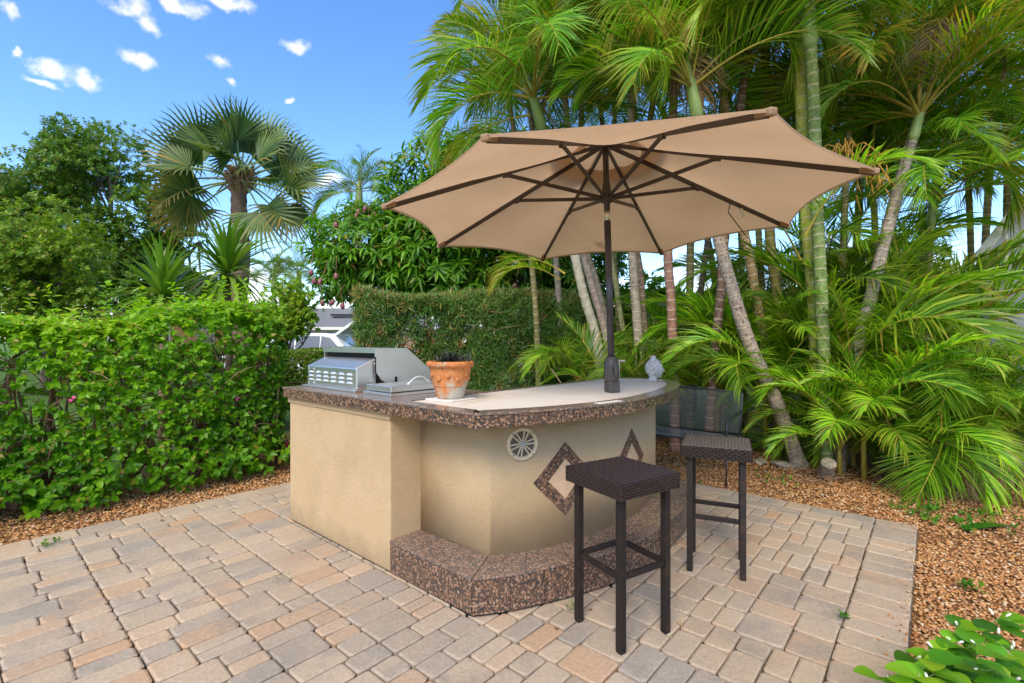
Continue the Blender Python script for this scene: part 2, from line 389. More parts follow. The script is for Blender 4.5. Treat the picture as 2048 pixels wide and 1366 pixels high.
finish(t, pbsdf(t, c, 0.85, 0, bump(t, noise(t, co, 26, 4), 0.4, 0.008), 0.2)); M['terracotta'] = m
M['statue'] = plain('statue_stone', (0.56, 0.54, 0.50), 0.85, vary=0.35, scale=45, bmp=0.6, bscale=120)
M['plastic_cream'] = plain('cream_plastic', (0.62, 0.50, 0.33), 0.45, vary=0.06)
M['cone'] = plain('speaker_cone', (0.13, 0.10, 0.075), 0.7)
M['grey_dome'] = plain('grey_dome', (0.40, 0.38, 0.35), 0.5)
M['iron'] = plain('black_iron', (0.020, 0.023, 0.028), 0.40, 0.0, spec=0.7)
M['iron_mesh'] = plain('iron_mesh_sheen', (0.16, 0.16, 0.15), 0.45)  # lighter than the frame: reflected light painted into the wire colour
M['terracotta_plain'] = plain('terracotta_relief', (0.50, 0.19, 0.065), 0.85, vary=0.25, scale=40)
M['peach'] = plain('peach_stone', (0.60, 0.42, 0.27), 0.5, vary=0.08, scale=25)
M['rock'] = plain('rock', (0.30, 0.26, 0.21), 0.9, vary=0.4, scale=8, bmp=0.8, bscale=30)
M['pvc'] = plain('pvc', (0.72, 0.60, 0.45), 0.5)
M['cane'] = plain('cane', (0.55, 0.34, 0.15), 0.6)
M['white'] = plain('white_paint', (0.78, 0.78, 0.77), 0.5, vary=0.04)
M['house_wall'] = plain('house_wall', (0.60, 0.57, 0.47), 0.9, vary=0.06)
M['orange_wall'] = plain('orange_wall', (0.62, 0.29, 0.12), 0.9, vary=0.1, scale=2)
m, t = newmat('shingles'); co = objco(t)
br = nd(t, 'ShaderNodeTexBrick', {'Vector': nd(t, 'ShaderNodeMapping', {'Vector': co}).outputs[0], 'Color1': (0.13, 0.14, 0.155, 1), 'Color2': (0.20, 0.21, 0.225, 1), 'Mortar': (0.09, 0.095, 0.105, 1), 'Scale': 3.0, 'Mortar Size': 0.02}).outputs[0]
c = mixc(t, 0.5, br, ramp(t, noise(t, co, 9, 5, 0.7), [(0.3, (0.10, 0.105, 0.115)), (0.7, (0.27, 0.28, 0.30))]))
finish(t, pbsdf(t, c, 0.9)); M['shingles'] = m
M['brown_roof'] = plain('brown_roof', (0.20, 0.15, 0.10), 0.9, vary=0.3, scale=4)
M['glass'] = plain('dark_glass', (0.025, 0.035, 0.035), 0.08, 0.0, spec=0.9)
M['car_glass'] = plain('car_glass', (0.07, 0.085, 0.095), 0.1, spec=0.9)
M['car_paint'] = plain('white_car_paint', (0.82, 0.83, 0.84), 0.25, vary=0.02, spec=0.6)
M['tail'] = plain('red_lens', (0.55, 0.03, 0.02), 0.2, spec=0.7)
M['shed'] = plain('grey_siding', (0.36, 0.38, 0.41), 0.7, vary=0.08, scale=3)
M['shed_trim'] = plain('pale_trim', (0.66, 0.62, 0.54), 0.7)
M['cover'] = plain('lavender_cover', (0.24, 0.235, 0.31), 0.6, vary=0.2, scale=5)
m, t = newmat('brick_path'); geo = nd(t, 'ShaderNodeNewGeometry').outputs['Position']
br = nd(t, 'ShaderNodeTexBrick', {'Vector': geo, 'Color1': (0.42, 0.22, 0.15, 1), 'Color2': (0.52, 0.31, 0.22, 1), 'Mortar': (0.22, 0.14, 0.10, 1), 'Scale': 6.0}).outputs[0]
finish(t, pbsdf(t, mixc(t, 0.4, br, ramp(t, noise(t, geo, 8, 5), [(0.3, (0.25, 0.14, 0.09)), (0.7, (0.58, 0.40, 0.30))])), 0.9)); M['brick_path'] = m
M['green_post'] = plain('green_post', (0.02, 0.09, 0.04), 0.4)
# bark
m, t = newmat('bark'); co = objco(t); oi = nd(t, 'ShaderNodeObjectInfo')
n_ = noise(t, nd(t, 'ShaderNodeMapping', {'Vector': co, 'Scale': (1, 1, 0.35)}).outputs[0], 22, 6, 0.7)
c = mixc(t, 1.0, ramp(t, n_, [(0.3, (0.35, 0.35, 0.35)), (0.55, (0.9, 0.9, 0.9)), (0.75, (1.3, 1.3, 1.3))]), oi.outputs['Color'], 'MULTIPLY')
finish(t, pbsdf(t, c, 0.9, 0, bump(t, n_, 0.7, 0.02), 0.2)); M['bark'] = m
# ringed palm stem: leaf scars every 13 cm
m, t = newmat('palm_stem'); co = objco(t); oi = nd(t, 'ShaderNodeObjectInfo'); al = attr(t, 'along')
wig = math_n(t, 'ADD', al, math_n(t, 'MULTIPLY', noise(t, co, 12, 3), 0.05))
fr = math_n(t, 'FRACT', math_n(t, 'DIVIDE', wig, 0.13))
ring = ramp(t, fr, [(0.0, 1.0), (0.07, 0.9), (0.13, 0.0), (0.93, 0.0), (1.0, 1.0)])
n_ = noise(t, nd(t, 'ShaderNodeMapping', {'Vector': co, 'Scale': (1, 1, 0.5)}).outputs[0], 16, 6, 0.7)
c = mixc(t, 1.0, ramp(t, n_, [(0.25, (0.45, 0.42, 0.38)), (0.5, (0.95, 0.95, 0.95)), (0.75, (1.25, 1.25, 1.25))]), oi.outputs['Color'], 'MULTIPLY')
lich = ramp(t, noise(t, co, 26, 5, 0.7), [(0.56, 0.0), (0.66, 0.85)])
c = mixc(t, math_n(t, 'MULTIPLY', lich, oi.outputs['Alpha']), c, (0.50, 0.47, 0.42))
dk = ramp(t, noise(t, co, 34, 4, 0.7), [(0.54, 0.0), (0.62, 0.85)])
c = mixc(t, math_n(t, 'MULTIPLY', dk, oi.outputs['Alpha']), c, (0.035, 0.025, 0.018))
c = mixc(t, math_n(t, 'MULTIPLY', ring, 0.7), c, (0.50, 0.40, 0.28))
finish(t, pbsdf(t, c, 0.7, 0, bump(t, math_n(t, 'ADD', ring, math_n(t, 'MULTIPLY', n_, 0.6)), 0.35, 0.012), 0.3)); M['palm_stem'] = m
M['crownshaft'] = plain('crownshaft', (0.25, 0.33, 0.10), 0.45, vary=0.25, scale=4)
M['rachis'] = plain('leaf_stalk', (0.40, 0.30, 0.05), 0.5, vary=0.3, scale=3)
M['dry'] = leafmat('dry_leaf', [(0, (0.10, 0.045, 0.025)), (0.6, (0.26, 0.15, 0.08)), (1, (0.40, 0.27, 0.15))], 0.15, 0.8)
G1 = [(0.0, (0.038, 0.120, 0.009)), (0.35, (0.088, 0.225, 0.012)), (0.7, (0.150, 0.320, 0.018)), (1.0, (0.27, 0.42, 0.035))]
M['frond'] = leafmat('palm_frond', G1, 0.44, 0.40, tip=(0.42, 0.24, 0.035))
M['mango'] = leafmat('mango_leaf', [(0, (0.022, 0.075, 0.010)), (0.4, (0.060, 0.170, 0.012)), (0.75, (0.125, 0.280, 0.018)), (1, (0.25, 0.39, 0.035))], 0.28, 0.34)
M['bougain'] = leafmat('hedge_leaf', [(0, (0.035, 0.130, 0.006)), (0.35, (0.110, 0.285, 0.008)), (0.7, (0.240, 0.440, 0.010)), (1, (0.42, 0.53, 0.022))], 0.42, 0.40)
M['podo'] = leafmat('podocarpus_leaf', [(0, (0.022, 0.065, 0.012)), (0.4, (0.075, 0.170, 0.026)), (0.86, (0.18, 0.29, 0.055)), (0.90, (0.30, 0.13, 0.05)), (1, (0.34, 0.17, 0.07))], 0.2, 0.4)
M['big'] = leafmat('tree_leaf', [(0, (0.030, 0.080, 0.010)), (0.5, (0.090, 0.190, 0.016)), (1, (0.20, 0.31, 0.035))], 0.3, 0.5)
M['lime'] = leafmat('lime_leaf', [(0, (0.045, 0.11, 0.008)), (0.5, (0.12, 0.23, 0.015)), (0.93, (0.24, 0.34, 0.03)), (1, (0.32, 0.17, 0.04))], 0.33, 0.45)
M['fan'] = leafmat('fan_leaf', [(0, (0.042, 0.095, 0.035)), (0.5, (0.085, 0.175, 0.050)), (1, (0.18, 0.26, 0.070))], 0.22, 0.45, tip=(0.36, 0.20, 0.05))
M['yucca'] = leafmat('yucca_leaf', [(0, (0.05, 0.13, 0.012)), (0.5, (0.12, 0.25, 0.02)), (1, (0.24, 0.36, 0.05))], 0.2, 0.35)
M['jasmine'] = leafmat('jasmine_leaf', [(0, (0.02, 0.09, 0.01)), (0.5, (0.06, 0.22, 0.012)), (1, (0.16, 0.34, 0.02))], 0.3, 0.38)
M['mondo'] = leafmat('dark_grass_leaf', [(0, (0.012, 0.016, 0.012)), (0.6, (0.035, 0.045, 0.03)), (1, (0.10, 0.11, 0.07))], 0.1, 0.4)
M['red_leaf'] = leafmat('red_leaf', [(0, (0.09, 0.01, 0.02)), (1, (0.26, 0.03, 0.05))], 0.25, 0.4)
M['petal'] = plain('pink_petal', (0.60, 0.10, 0.22), 0.6)
M['bud'] = plain('white_bud', (0.80, 0.80, 0.66), 0.5)
M['mango_fruit'] = None
m, t = newmat('mango_fruit'); co = objco(t); oi = nd(t, 'ShaderNodeObjectInfo')
c = mixc(t, ramp(t, noise(t, co, 8, 3), [(0.4, 0.0), (0.6, 1.0)]), (0.13, 0.17, 0.06), (0.26, 0.07, 0.09))
finish(t, pbsdf(t, c, 0.4)); M['mango_fruit'] = m
M['wood_cut'] = plain('cut_wood', (0.34, 0.27, 0.20), 0.9, vary=0.5, scale=30)
M['twig'] = plain('twig_bark', (0.28, 0.165, 0.095), 0.9, vary=0.45, scale=14)

# ================================================================== ground, beds, patio
def uvpoly(pts, z): return [uv(a, b, z) for a, b in pts]
def sheet(name, pts, mat, kind='structure', label=None):
    me = bpy.data.meshes.new(name); me.from_pydata([tuple(p) for p in pts], [], [list(range(len(pts)))]); me.update()
    return tag(link(name, me, mat), label, kind=kind)
sheet('ground', [(-600, -600, -0.075), (600, -600, -0.075), (600, 900, -0.075), (-600, 900, -0.075)], M['lawn'], label='lawn and garden ground reaching to the horizon')
sheet('gravel_bed', uvpoly([(-4, -7), (5.6, -7), (6.2, -2), (6.0, 3.0), (4.0, 5.4), (-4, 5.4)], -0.045), M['soil'], label='orange brown soil under the gravel and mulch')
sheet('path', [(4.7, 4.9, -0.036), (12, 4.4, -0.036), (12, 9, -0.036), (5.6, 7.4, -0.036)], M['brick_path'], label='reddish brick path beyond the palms')

patio_pts = [(-4.0, -1.735), (3.205, -1.735), (3.205, 3.205), (-4.0, 3.205)]
patio = sheet('patio', uvpoly(patio_pts, -0.030), M['sand'], label='sand bedding of the paver patio')

def paver_outline(w_, h_, rs):
    r = min(0.020, w_ * 0.2, h_ * 0.2); pts = []
    for cx, cy, a0 in ((w_ - r, h_ - r, 0), (r, h_ - r, 90), (r, r, 180), (w_ - r, r, 270)):
        for a in (a0 + 8, a0 + 45, a0 + 82):
            pts.append([cx + r * math.cos(R(a)) + rs.uniform(-.0032, .0032), cy + r * math.sin(R(a)) + rs.uniform(-.0032, .0032)])
    return pts
rs = random.Random(3)
rects = []
J = 0.0055
def put(u0, v0, du, dv): rects.append((u0 + J / 2, v0 + J / 2, du - J, dv - J))
# border courses
u_ = 3.2
while u_ > -3.9:
    d = rs.choice((0.15, 0.165, 0.18)); put(u_ - d, -1.73, d, 0.265); u_ -= d
u_ = 3.2
while u_ > -3.9:
    d = rs.choice((0.24, 0.27, 0.25)); put(u_ - d, 3.0, d, 0.2); u_ -= d
for row, (ua, ub) in enumerate(((3.01, 3.2), (2.83, 3.01))):
    v_ = -1.465 + row * 0.07
    if row: put(ua, -1.465, ub - ua, 0.07)
    while v_ < 2.99:
        d = min(rs.choice((0.21, 0.24, 0.19)), 3.0 - v_)
        if d < 0.06: break
        put(ua, v_, ub - ua, d); v_ += d
# field: strips along v, each row split in two unequal stones or one square
ub = 2.83; si = 0
while ub > -3.9:
    W_ = (0.40, 0.43, 0.385)[si % 3]; ua = ub - W_; si += 1
    v_ = -1.465
    while v_ < 2.995:
        kind = rs.random()
        if kind < 0.60: d = rs.choice((0.115, 0.13, 0.14))
        else: d = rs.choice((0.18, 0.20, 0.22))
        if 3.0 - v_ - d < 0.07: d = 3.0 - v_
        sp = rs.choice((0.36, 0.40, 0.5, 0.6, 0.64)) if d < 0.17 else rs.choice((0.42, 0.5, 0.58))
        if d > 0.17 and rs.random() < 0.5:           # a square beside two small stones
            put(ua, v_, W_ * sp, d); put(ua + W_ * sp, v_, W_ * (1 - sp), d * 0.5); put(ua + W_ * sp, v_ + d * 0.5, W_ * (1 - sp), d * 0.5)
        else:
            put(ua, v_, W_ * sp, d); put(ua + W_ * sp, v_, W_ * (1 - sp), d)
        v_ += d
    ub = ua

def visible_score(rc):
    c = uv(rc[0] + rc[2] / 2, rc[1] + rc[3] / 2)
    if c.y < 0.6: return 0.0
    px = 1024 + FPX * c.x / c.y; py = 683 + FPX * EYE / c.y
    if px < -60 or px > 2110 or py > 1420: return 0.001 * rc[2] * rc[3]
    u, v = to_uv(c)
    if u > 0.2 and -0.3 < v < 3.2 and u < 3.3 and px > 575 and px < 1320: return 0.001 * rc[2] * rc[3]   # behind the bar
    return rc[2] * rc[3] / c.y ** 3
def on_bar(rc):
    u, v = rc[0] + rc[2] / 2, rc[1] + rc[3] / 2
    return (0.22 < u < 0.54 and 0.25 < v < 1.85) or (0.5 < u < 2.3 and 0.12 < v < 0.42)
rects = [r_ for r_ in rects if not on_bar(r_)]
rects.sort(key=visible_score, reverse=True)
def paver_geo(rc):
    o = paver_outline(rc[2], rc[3], rs); n = len(o)
    cx, cy = rc[2] / 2, rc[3] / 2
    tz = rs.uniform(-0.0035, 0.0005); sx, sy = rs.uniform(-.006, .006), rs.uniform(-.006, .006)
    V = [(p[0], p[1], -0.029) for p in o] + [(p[0], p[1], -0.007) for p in o]
    ins = 0.0095
    for p in o:
        dx, dy = p[0] - cx, p[1] - cy
        q = (cx + dx * (1 - ins / max(abs(cx), 1e-3)), cy + dy * (1 - ins / max(abs(cy), 1e-3)))
        V.append((q[0], q[1], tz + (q[0] - cx) * sx + (q[1] - cy) * sy))
    F = [[n + i for i in range(n)]]
    F = []
    for i in range(n):
        j = (i + 1) % n
        F.append((i, j, n + j, n + i)); F.append((n + i, n + j, 2 * n + j, 2 * n + i))
    F.append(tuple(range(2 * n, 3 * n)))
    return V, F
patio_root = patio
for rc in rects[:300]:
    V, F = paver_geo(rc)
    me = bpy.data.meshes.new('paver'); me.from_pydata(V, [], F); me.update()
    o = link('paver', me, M['paver'], patio_root, loc=uv(rc[0], rc[1], 0), rot=(0, 0, ANG + rs.uniform(-.008, .008)))
far = MB(); rv = []
for rc in rects[300:]:
    c = uv(rc[0], rc[1])
    V, F = paver_geo(rc)
    far.add([uv(rc[0] + p[0], rc[1] + p[1], p[2]) for p in V], F); rv += [rs.random()] * len(V)
me = far.mesh('paver_field'); a_ = me.attributes.new('rnd', 'FLOAT', 'POINT'); a_.data.foreach_set('value', rv)
tag(link('paver_field', me, M['paver_j'], patio_root), kind='stuff')

# gravel: loose pebbles, real stones
ICO_V = np.array([(0, 0, 1)] + [(math.cos(a) * .894, math.sin(a) * .894, .447) for a in np.arange(5) * 2 * math.pi / 5] +
                 [(math.cos(a) * .894, math.sin(a) * .894, -.447) for a in np.arange(5) * 2 * math.pi / 5 + math.pi / 5] + [(0, 0, -1)])
ICO_F = np.array([(0, 1 + i, 1 + (i + 1) % 5) for i in range(5)] + [(1 + i, 6 + i, 1 + (i + 1) % 5) for i in range(5)] +
                 [(6 + i, 6 + (i + 1) % 5, 1 + (i + 1) % 5) for i in range(5)])      # no underside
def rand_rot(n):
    q = rng.normal(size=(n, 4)); q /= np.linalg.norm(q, axis=1)[:, None]; w_, x, y, z = q.T
    return np.stack([np.stack([1 - 2 * (y * y + z * z), 2 * (x * y - z * w_), 2 * (x * z + y * w_)], 1),
                     np.stack([2 * (x * y + z * w_), 1 - 2 * (x * x + z * z), 2 * (y * z - x * w_)], 1),
                     np.stack([2 * (x * z - y * w_), 2 * (y * z + x * w_), 1 - 2 * (x * x + y * y)], 1)], 1)
def pebbles(name, cand, size, label):
    P = np.array(cand); n = len(P); s = size(n)
    a = rng.uniform(0, 6.283, n); ca, sa = np.cos(a), np.sin(a)
    sc = np.stack([s * rng.uniform(.8, 1.35, n), s * rng.uniform(.65, 1.0, n), s * rng.uniform(.38, .65, n)], 1)
    T = ICO_V[None] * (1 + rng.uniform(-.22, .22, (n, len(ICO_V), 1)))
    T = T * sc[:, None]
    tx, ty = rng.normal(0, .35, n), rng.normal(0, .35, n)
    T[:, :, 2] += T[:, :, 0] * tx[:, None] * .5 + T[:, :, 1] * ty[:, None] * .5
    X = T[:, :, 0] * ca[:, None] - T[:, :, 1] * sa[:, None]; Y = T[:, :, 0] * sa[:, None] + T[:, :, 1] * ca[:, None]
    V = np.stack([X, Y, T[:, :, 2]], 2) + P[:, None]
    F = (ICO_F[None] + (np.arange(n) * len(ICO_V))[:, None, None]).reshape(-1, 3)
    r = np.clip(rng.beta(1.5, 1.6, n), 0, 1)
    me = np_mesh(name, V.reshape(-1, 3), F, {'rnd': np.repeat(r, len(ICO_V))}, smooth=True)
    return tag(link(name, me, M['pebble']), label, kind='stuff')
def scatter_bed(u0, u1, v0, v1, test):
    """pebble positions with a density that falls with distance from the terrace corner"""
    area = (u1 - u0) * (v1 - v0); n = int(area * 6800)
    U_, V_ = rng.uniform(u0, u1, n), rng.uniform(v0, v1, n)
    X = O0.x + U_ * UX.x + V_ * VX.x; Y = O0.y + U_ * UX.y + V_ * VX.y
    d = np.hypot(X, Y)
    dens = np.where(d < 3.2, 1.0, np.where(d < 4.6, 0.62, np.where(d < 6.2, 0.30, 0.12)))
    keep = (rng.random(n) < dens) & test(U_, V_, X, Y) & (Y > 0.5)
    Z = -0.036 + rng.uniform(0, 0.016, n)
    return np.stack([X, Y, Z], 1)[keep], d[keep]
def size_by(d): return lambda n: rng.uniform(.0050, .0100, n) * np.clip(.85 + d * .10, 1, 1.9)
in_view = lambda X, Y: np.abs(X) < Y * 1.25 + 0.4
P_, d_ = scatter_bed(-2.2, 5.3, -5.6, 2.8, lambda U_, V_, X, Y: ((V_ < -1.74) | (U_ > 3.215)) & in_view(X, Y))
pebbles('gravel', P_, size_by(d_), 'orange and cream pea gravel around the palm bed')
P_, d_ = scatter_bed(-2.6, 3.4, 3.215, 4.7, lambda U_, V_, X, Y: (V_ > 3.215) & in_view(X, Y))
pebbles('gravel', P_, size_by(d_), 'tan gravel strip between the pavers and the green hedge')

# pebbles kicked onto the paver edge and leaf litter under the palms
n_ = 420; U_ = rng.uniform(-1.5, 3.3, n_); V_ = -1.735 + np.abs(rng.normal(0, .05, n_)) * .9
X = O0.x + U_ * UX.x + V_ * VX.x; Y = O0.y + U_ * UX.y + V_ * VX.y
k_ = rng.random(n_) < .45
pebbles('gravel', np.stack([X, Y, np.full(n_, .004)], 1)[k_], lambda n: rng.uniform(.004, .008, n), 'stray pebbles on the right border of the pavers')

# ================================================================== the bar island
CT, CB = 1.085, 1.005          # countertop surface and underside
bar = empty('bar_island', uv(0, 0), ANG, 'stucco outdoor kitchen bar with curved granite counter and granite step', 'bar')

def arclen(P): return np.concatenate([[0], np.cumsum([(P[i + 1] - P[i]).length for i in range(len(P) - 1)])])
def sample(P, L, s):
    s = min(max(s, 0), L[-1]); i = int(np.searchsorted(L, s) - 1); i = min(max(i, 0), len(P) - 2)
    t = (s - L[i]) / max(L[i + 1] - L[i], 1e-9); return P[i].lerp(P[i + 1], t)
def sub(P, s0, s1):
    L = arclen(P); out = [sample(P, L, s0)]
    out += [P[i] for i in range(len(P)) if s0 + 1e-4 < L[i] < s1 - 1e-4]; out.append(sample(P, L, s1)); return out
def offset(P, d):
    out = []
    for i in range(len(P)):
        t = (P[min(i + 1, len(P) - 1)] - P[max(i - 1, 0)]).normalized(); out.append(P[i] + Vector((-t.y, t.x, 0)) * d)
    return out                 # positive d = to the left of the walking direction

body_curve = spline([(.24, .115), (.46, -.02), (.72, -.122), (1.1, -.195), (1.4, -.205), (1.8, -.15), (2.15, -.03), (2.4, .15), (2.5, .40), (2.46, .62)], 8)
step_curve = spline([(0, 0), (.163, -.118), (.368, -.222), (.72, -.365), (1.0, -.425), (1.415, -.44), (1.9, -.385), (2.3, -.25), (2.6, -.03), (2.74, .25), (2.72, .6)], 8)
top_curve = spline([(-.045, -.064), (.10, -.145), (.28, -.232), (.52, -.32), (.83, -.385), (1.1, -.405), (1.4, -.39), (1.76, -.335), (2.2, -.22), (2.52, -.07), (2.72, .10), (2.79, .30), (2.72, .50), (2.56, .62), (2.40, .65)], 8)

MB().box(0, .74, .734, 2.11, .012, CB).build('wing_wall', M['stucco'], bar, bev=.012)
MB().prism([(p.x, p.y) for p in body_curve] + [(.73, .62), (.73, .76), (.24, .76)], .205, CB, True).build('curved_wall', M['stucco'], bar)
MB().box(.02, .72, .75, 2.09, -.02, .02).prism([(p.x * .99 + .012, p.y * .97 + .014) for p in step_curve] + [(.02, .6), (.02, .73)], -.02, .015).build('base_gap', M['black'], bar)  # black fill colours in the dark gap under the walls and step

# step
step = MB().prism([(p.x, p.y) for p in offset(step_curve, .010)] + [(.5, .6), (.5, .732), (.010, .732)], .010, .198).build('step', M['grout'], bar)
def tile_from(P, th, z0, z1, parent, mat, name='tile'):
    """one slab of facing: P is its outer edge, th its thickness to the left of the edge"""
    Q = offset(P, th)
    return MB().prism([(p.x, p.y) for p in P] + [(q.x, q.y) for q in reversed(Q)], z0, z1).build(name, mat, parent, bev=.0015)
def lay(P, tl, th, z0, z1, parent, gap=.004, mat=None):
    L = arclen(P)[-1]; n = max(1, round(L / tl)); out = []
    for k in range(n):
        g0 = gap / 2 if k else 0.0; g1 = gap / 2 if k < n - 1 else 0.0
        out.append(tile_from(sub(P, L * k / n + g0, L * (k + 1) / n - g1), th, z0, z1, parent, mat or M['granite']))
    return out
left_side = [Vector((0, .733, 0)), Vector((0, .008, 0))]
lay(left_side, .25, .012, .014, .196, step)
lay(step_curve, .205, .012, .014, .196, step)
inner_l = [Vector((.238, .733, 0)), Vector((.238, .118, 0))]
def lay_between(A, B, n, z0, z1, parent, name='tile', mat=None, over=0.0, gap=.004):
    LA, LB = arclen(A)[-1], arclen(B)[-1]; out = []
    for k in range(n):
        pa = sub(A, LA * k / n + (gap / 2 if k else 0), LA * (k + 1) / n - (gap / 2 if k < n - 1 else 0))
        pb = sub(B, LB * k / n + (gap / 2 if k else 0), LB * (k + 1) / n - (gap / 2 if k < n - 1 else 0))
        out.append(MB().prism([(p.x, p.y) for p in pa] + [(p.x, p.y) for p in reversed(pb)], z0, z1).build(name, mat or M['granite'], parent, bev=.0015))
    return out
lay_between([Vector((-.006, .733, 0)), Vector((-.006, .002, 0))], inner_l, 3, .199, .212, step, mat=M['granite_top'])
so = offset(step_curve, -.006); so[0] = Vector((-.006, -.004, 0))
bi = offset(body_curve, .004); bi[0] = Vector((.24, .112, 0))
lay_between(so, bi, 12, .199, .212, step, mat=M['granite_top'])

# counter
core = [(p.x, p.y) for p in offset(top_curve, .012)] + [(.80, .638), (.80, 2.118), (-.033, 2.118)]
counter = MB().prism(core, CB + .002, CT - .012).build('counter', M['grout'], bar)
fl = [Vector((-.045, 2.13, 0)), Vector((-.045, -.060, 0))]
lay(fl, .30, .012, CB, CT - .014, counter)
lay(top_curve, .205, .012, CB, CT - .014, counter)
back_edge = [Vector((2.40, .65, 0)), Vector((.79, .65, 0)), Vector((.79, 2.13, 0)), Vector((-.045, 2.13, 0))]
for a_, b_ in zip(back_edge[:-1], back_edge[1:]): lay([a_, b_], .3, .012, CB, CT - .014, counter)
tout = offset(top_curve, -.005); tout[0] = Vector((-.050, -.068, 0))
tin = offset(top_curve, .105); tin[0] = Vector((.062, .040, 0))
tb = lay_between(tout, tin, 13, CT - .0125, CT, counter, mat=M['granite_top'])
# a pale stretch of the rim
pw = sub(offset(top_curve, .012), .80, 1.02)
tile_from(pw, .05, CT - .002, CT + .0012, counter, M['pale_tile'], 'pale_patch')
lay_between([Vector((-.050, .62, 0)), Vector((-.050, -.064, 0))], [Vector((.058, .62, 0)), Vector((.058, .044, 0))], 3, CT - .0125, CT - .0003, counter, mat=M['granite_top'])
# wing top
g = .003
for (u0, u1) in ((-.050, .06), (.06, .38), (.38, .70), (.70, .795)):
    for k in range(5):
        v0, v1 = .62 + k * .303, .62 + (k + 1) * .303
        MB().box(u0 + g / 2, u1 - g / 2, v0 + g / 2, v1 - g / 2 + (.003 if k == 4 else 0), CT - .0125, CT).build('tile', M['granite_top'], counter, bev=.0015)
# cream stone slabs, three of them
ci = offset(top_curve, .108)
def cream(u0, u1):
    pts = [p for p in ci if u0 < p.x < u1 and p.y < .3]
    L_ = [(p.x, p.y) for p in pts]
    def yat(u):
        c_ = sorted((p for p in ci if p.y < .4), key=lambda p: abs(p.x - u))[0]; return c_.y
    y0 = yat(u0) if u0 > .1 else .05
    poly = [(u0, y0)] + [p for p in L_ if u0 + .01 < p[0] < u1 - .01]
    if u1 < 2.5: poly += [(u1, yat(u1)), (u1, .585), (u0, .585)]
    else: poly += [(2.68, .25), (2.64, .40), (2.55, .52), (2.42, .585), (u0, .585)]
    MB().prism(poly, CT - .0125, CT - .0015).build('stone_slab', M['cream'], counter, bev=.001)
cream(.0625, .94); cream(.943, 1.80); cream(1.803, 2.69)
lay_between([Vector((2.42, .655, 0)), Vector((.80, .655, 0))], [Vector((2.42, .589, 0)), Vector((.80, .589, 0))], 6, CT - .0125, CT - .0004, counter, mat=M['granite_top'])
MB().box(-.012, .752, .722, 2.122, CB - .045, CB - .001).build('stucco_band', M['stucco'], bar, bev=.006)

# diamonds let into the curved wall
def wall_pt(s, z, off):
    Lb = arclen(body_curve); p = sample(body_curve, Lb, s); q = sample(body_curve, Lb, s + .01); t = (q - p).normalized()
    return p + Vector((t.y, -t.x, 0)) * off + Vector((0, 0, z))
def curved_patch(poly, off0, off1, name, mat, parent):
    mb = MB(); n = len(poly)
    mb.add([wall_pt(s, z, off0) for s, z in poly] + [wall_pt(s, z, off1) for s, z in poly], [tuple(range(n)), tuple(range(2 * n - 1, n - 1, -1))] + [(i, n + i, n + (i + 1) % n, (i + 1) % n) for i in range(n)])
    return mb.build(name, mat, parent)
def diamond(sc_, zc, a=.225, wd=.085):
    inlay = None
    k = a - wd * 1.15
    corners = [(0, a), (a, 0), (0, -a), (-a, 0)]; inner = [(0, k), (k, 0), (0, -k), (-k, 0)]
    inlay = curved_patch([(sc_ + x * .97, zc + y * .97) for x, y in corners], -.02, .0025, 'diamond_inlay', M['grout'], bar)
    for i in range(4):
        j = (i + 1) % 4; e = .985
        pts = []
        for t_ in np.linspace(.006, .994, 5): pts.append((corners[i][0] * (1 - t_) + corners[j][0] * t_, corners[i][1] * (1 - t_) + corners[j][1] * t_))
        for t_ in np.linspace(.994, .006, 5): pts.append((inner[i][0] * (1 - t_) + inner[j][0] * t_, inner[i][1] * (1 - t_) + inner[j][1] * t_))
        curved_patch([(sc_ + x, zc + y) for x, y in pts], -.015, .006, 'border_tile', M['granite'], inlay)
    q = k * .97
    curved_patch([(sc_, zc + q), (sc_ + q / 2, zc + q / 2), (sc_ + q, zc), (sc_ + q / 2, zc - q / 2), (sc_, zc - q), (sc_ - q / 2, zc - q / 2), (sc_ - q, zc), (sc_ - q / 2, zc + q / 2)], -.015, .005, 'stone_center', M['peach'], inlay)
diamond(.50, .607); diamond(1.19, .607)

# round marine speaker in the wall
p0 = wall_pt(.205, .848, .0); p1 = wall_pt(.210, .848, .0); tdir = (p1 - p0).normalized(); nrm = Vector((tdir.y, -tdir.x, 0))
sp_rot = nrm.to_track_quat('Z', 'Y').to_euler()
spk = MB().lathe([(.098, -.03), (.098, .004), (.094, .010), (.084, .012), (.078, .008), (.074, -.004), (.074, -.03)], 40).build('speaker', M['plastic_cream'], bar, loc=p0 + nrm * .006, rot=sp_rot)
MB().lathe([(.074, -.003), (.04, -.016), (0, -.02)], 32).build('speaker_cone', M['cone'], spk)
MB().lathe([(.0195, -.01), (.0195, .006), (.014, .011), (0, .013)], 20).build('dome', M['grey_dome'], spk)
for k in range(6):
    a0 = R(60 * k + 12)
    for da in (-.17, .17):
        a = a0 + da
        MB().bar((math.cos(a0 + da * 1.9) * .018, math.sin(a0 + da * 1.9) * .018, .003), (math.cos(a) * .079, math.sin(a) * .079, .006), .0085, .005).build('spoke', M['plastic_cream'], spk)
for k in range(9):
    y = -.06 + k * .015; x = math.sqrt(.070 ** 2 - y * y)
    MB().box(-x, x, y - .002, y + .002, -.004, -.001).build('slat', M['cone'], spk)
for k in range(4):
    a = R(45 + 90 * k); MB().lathe([(.004, .008), (.004, .0135), (0, .014)], 10, (math.cos(a) * .088, math.sin(a) * .088)).build('screw', M['rubber'], spk)

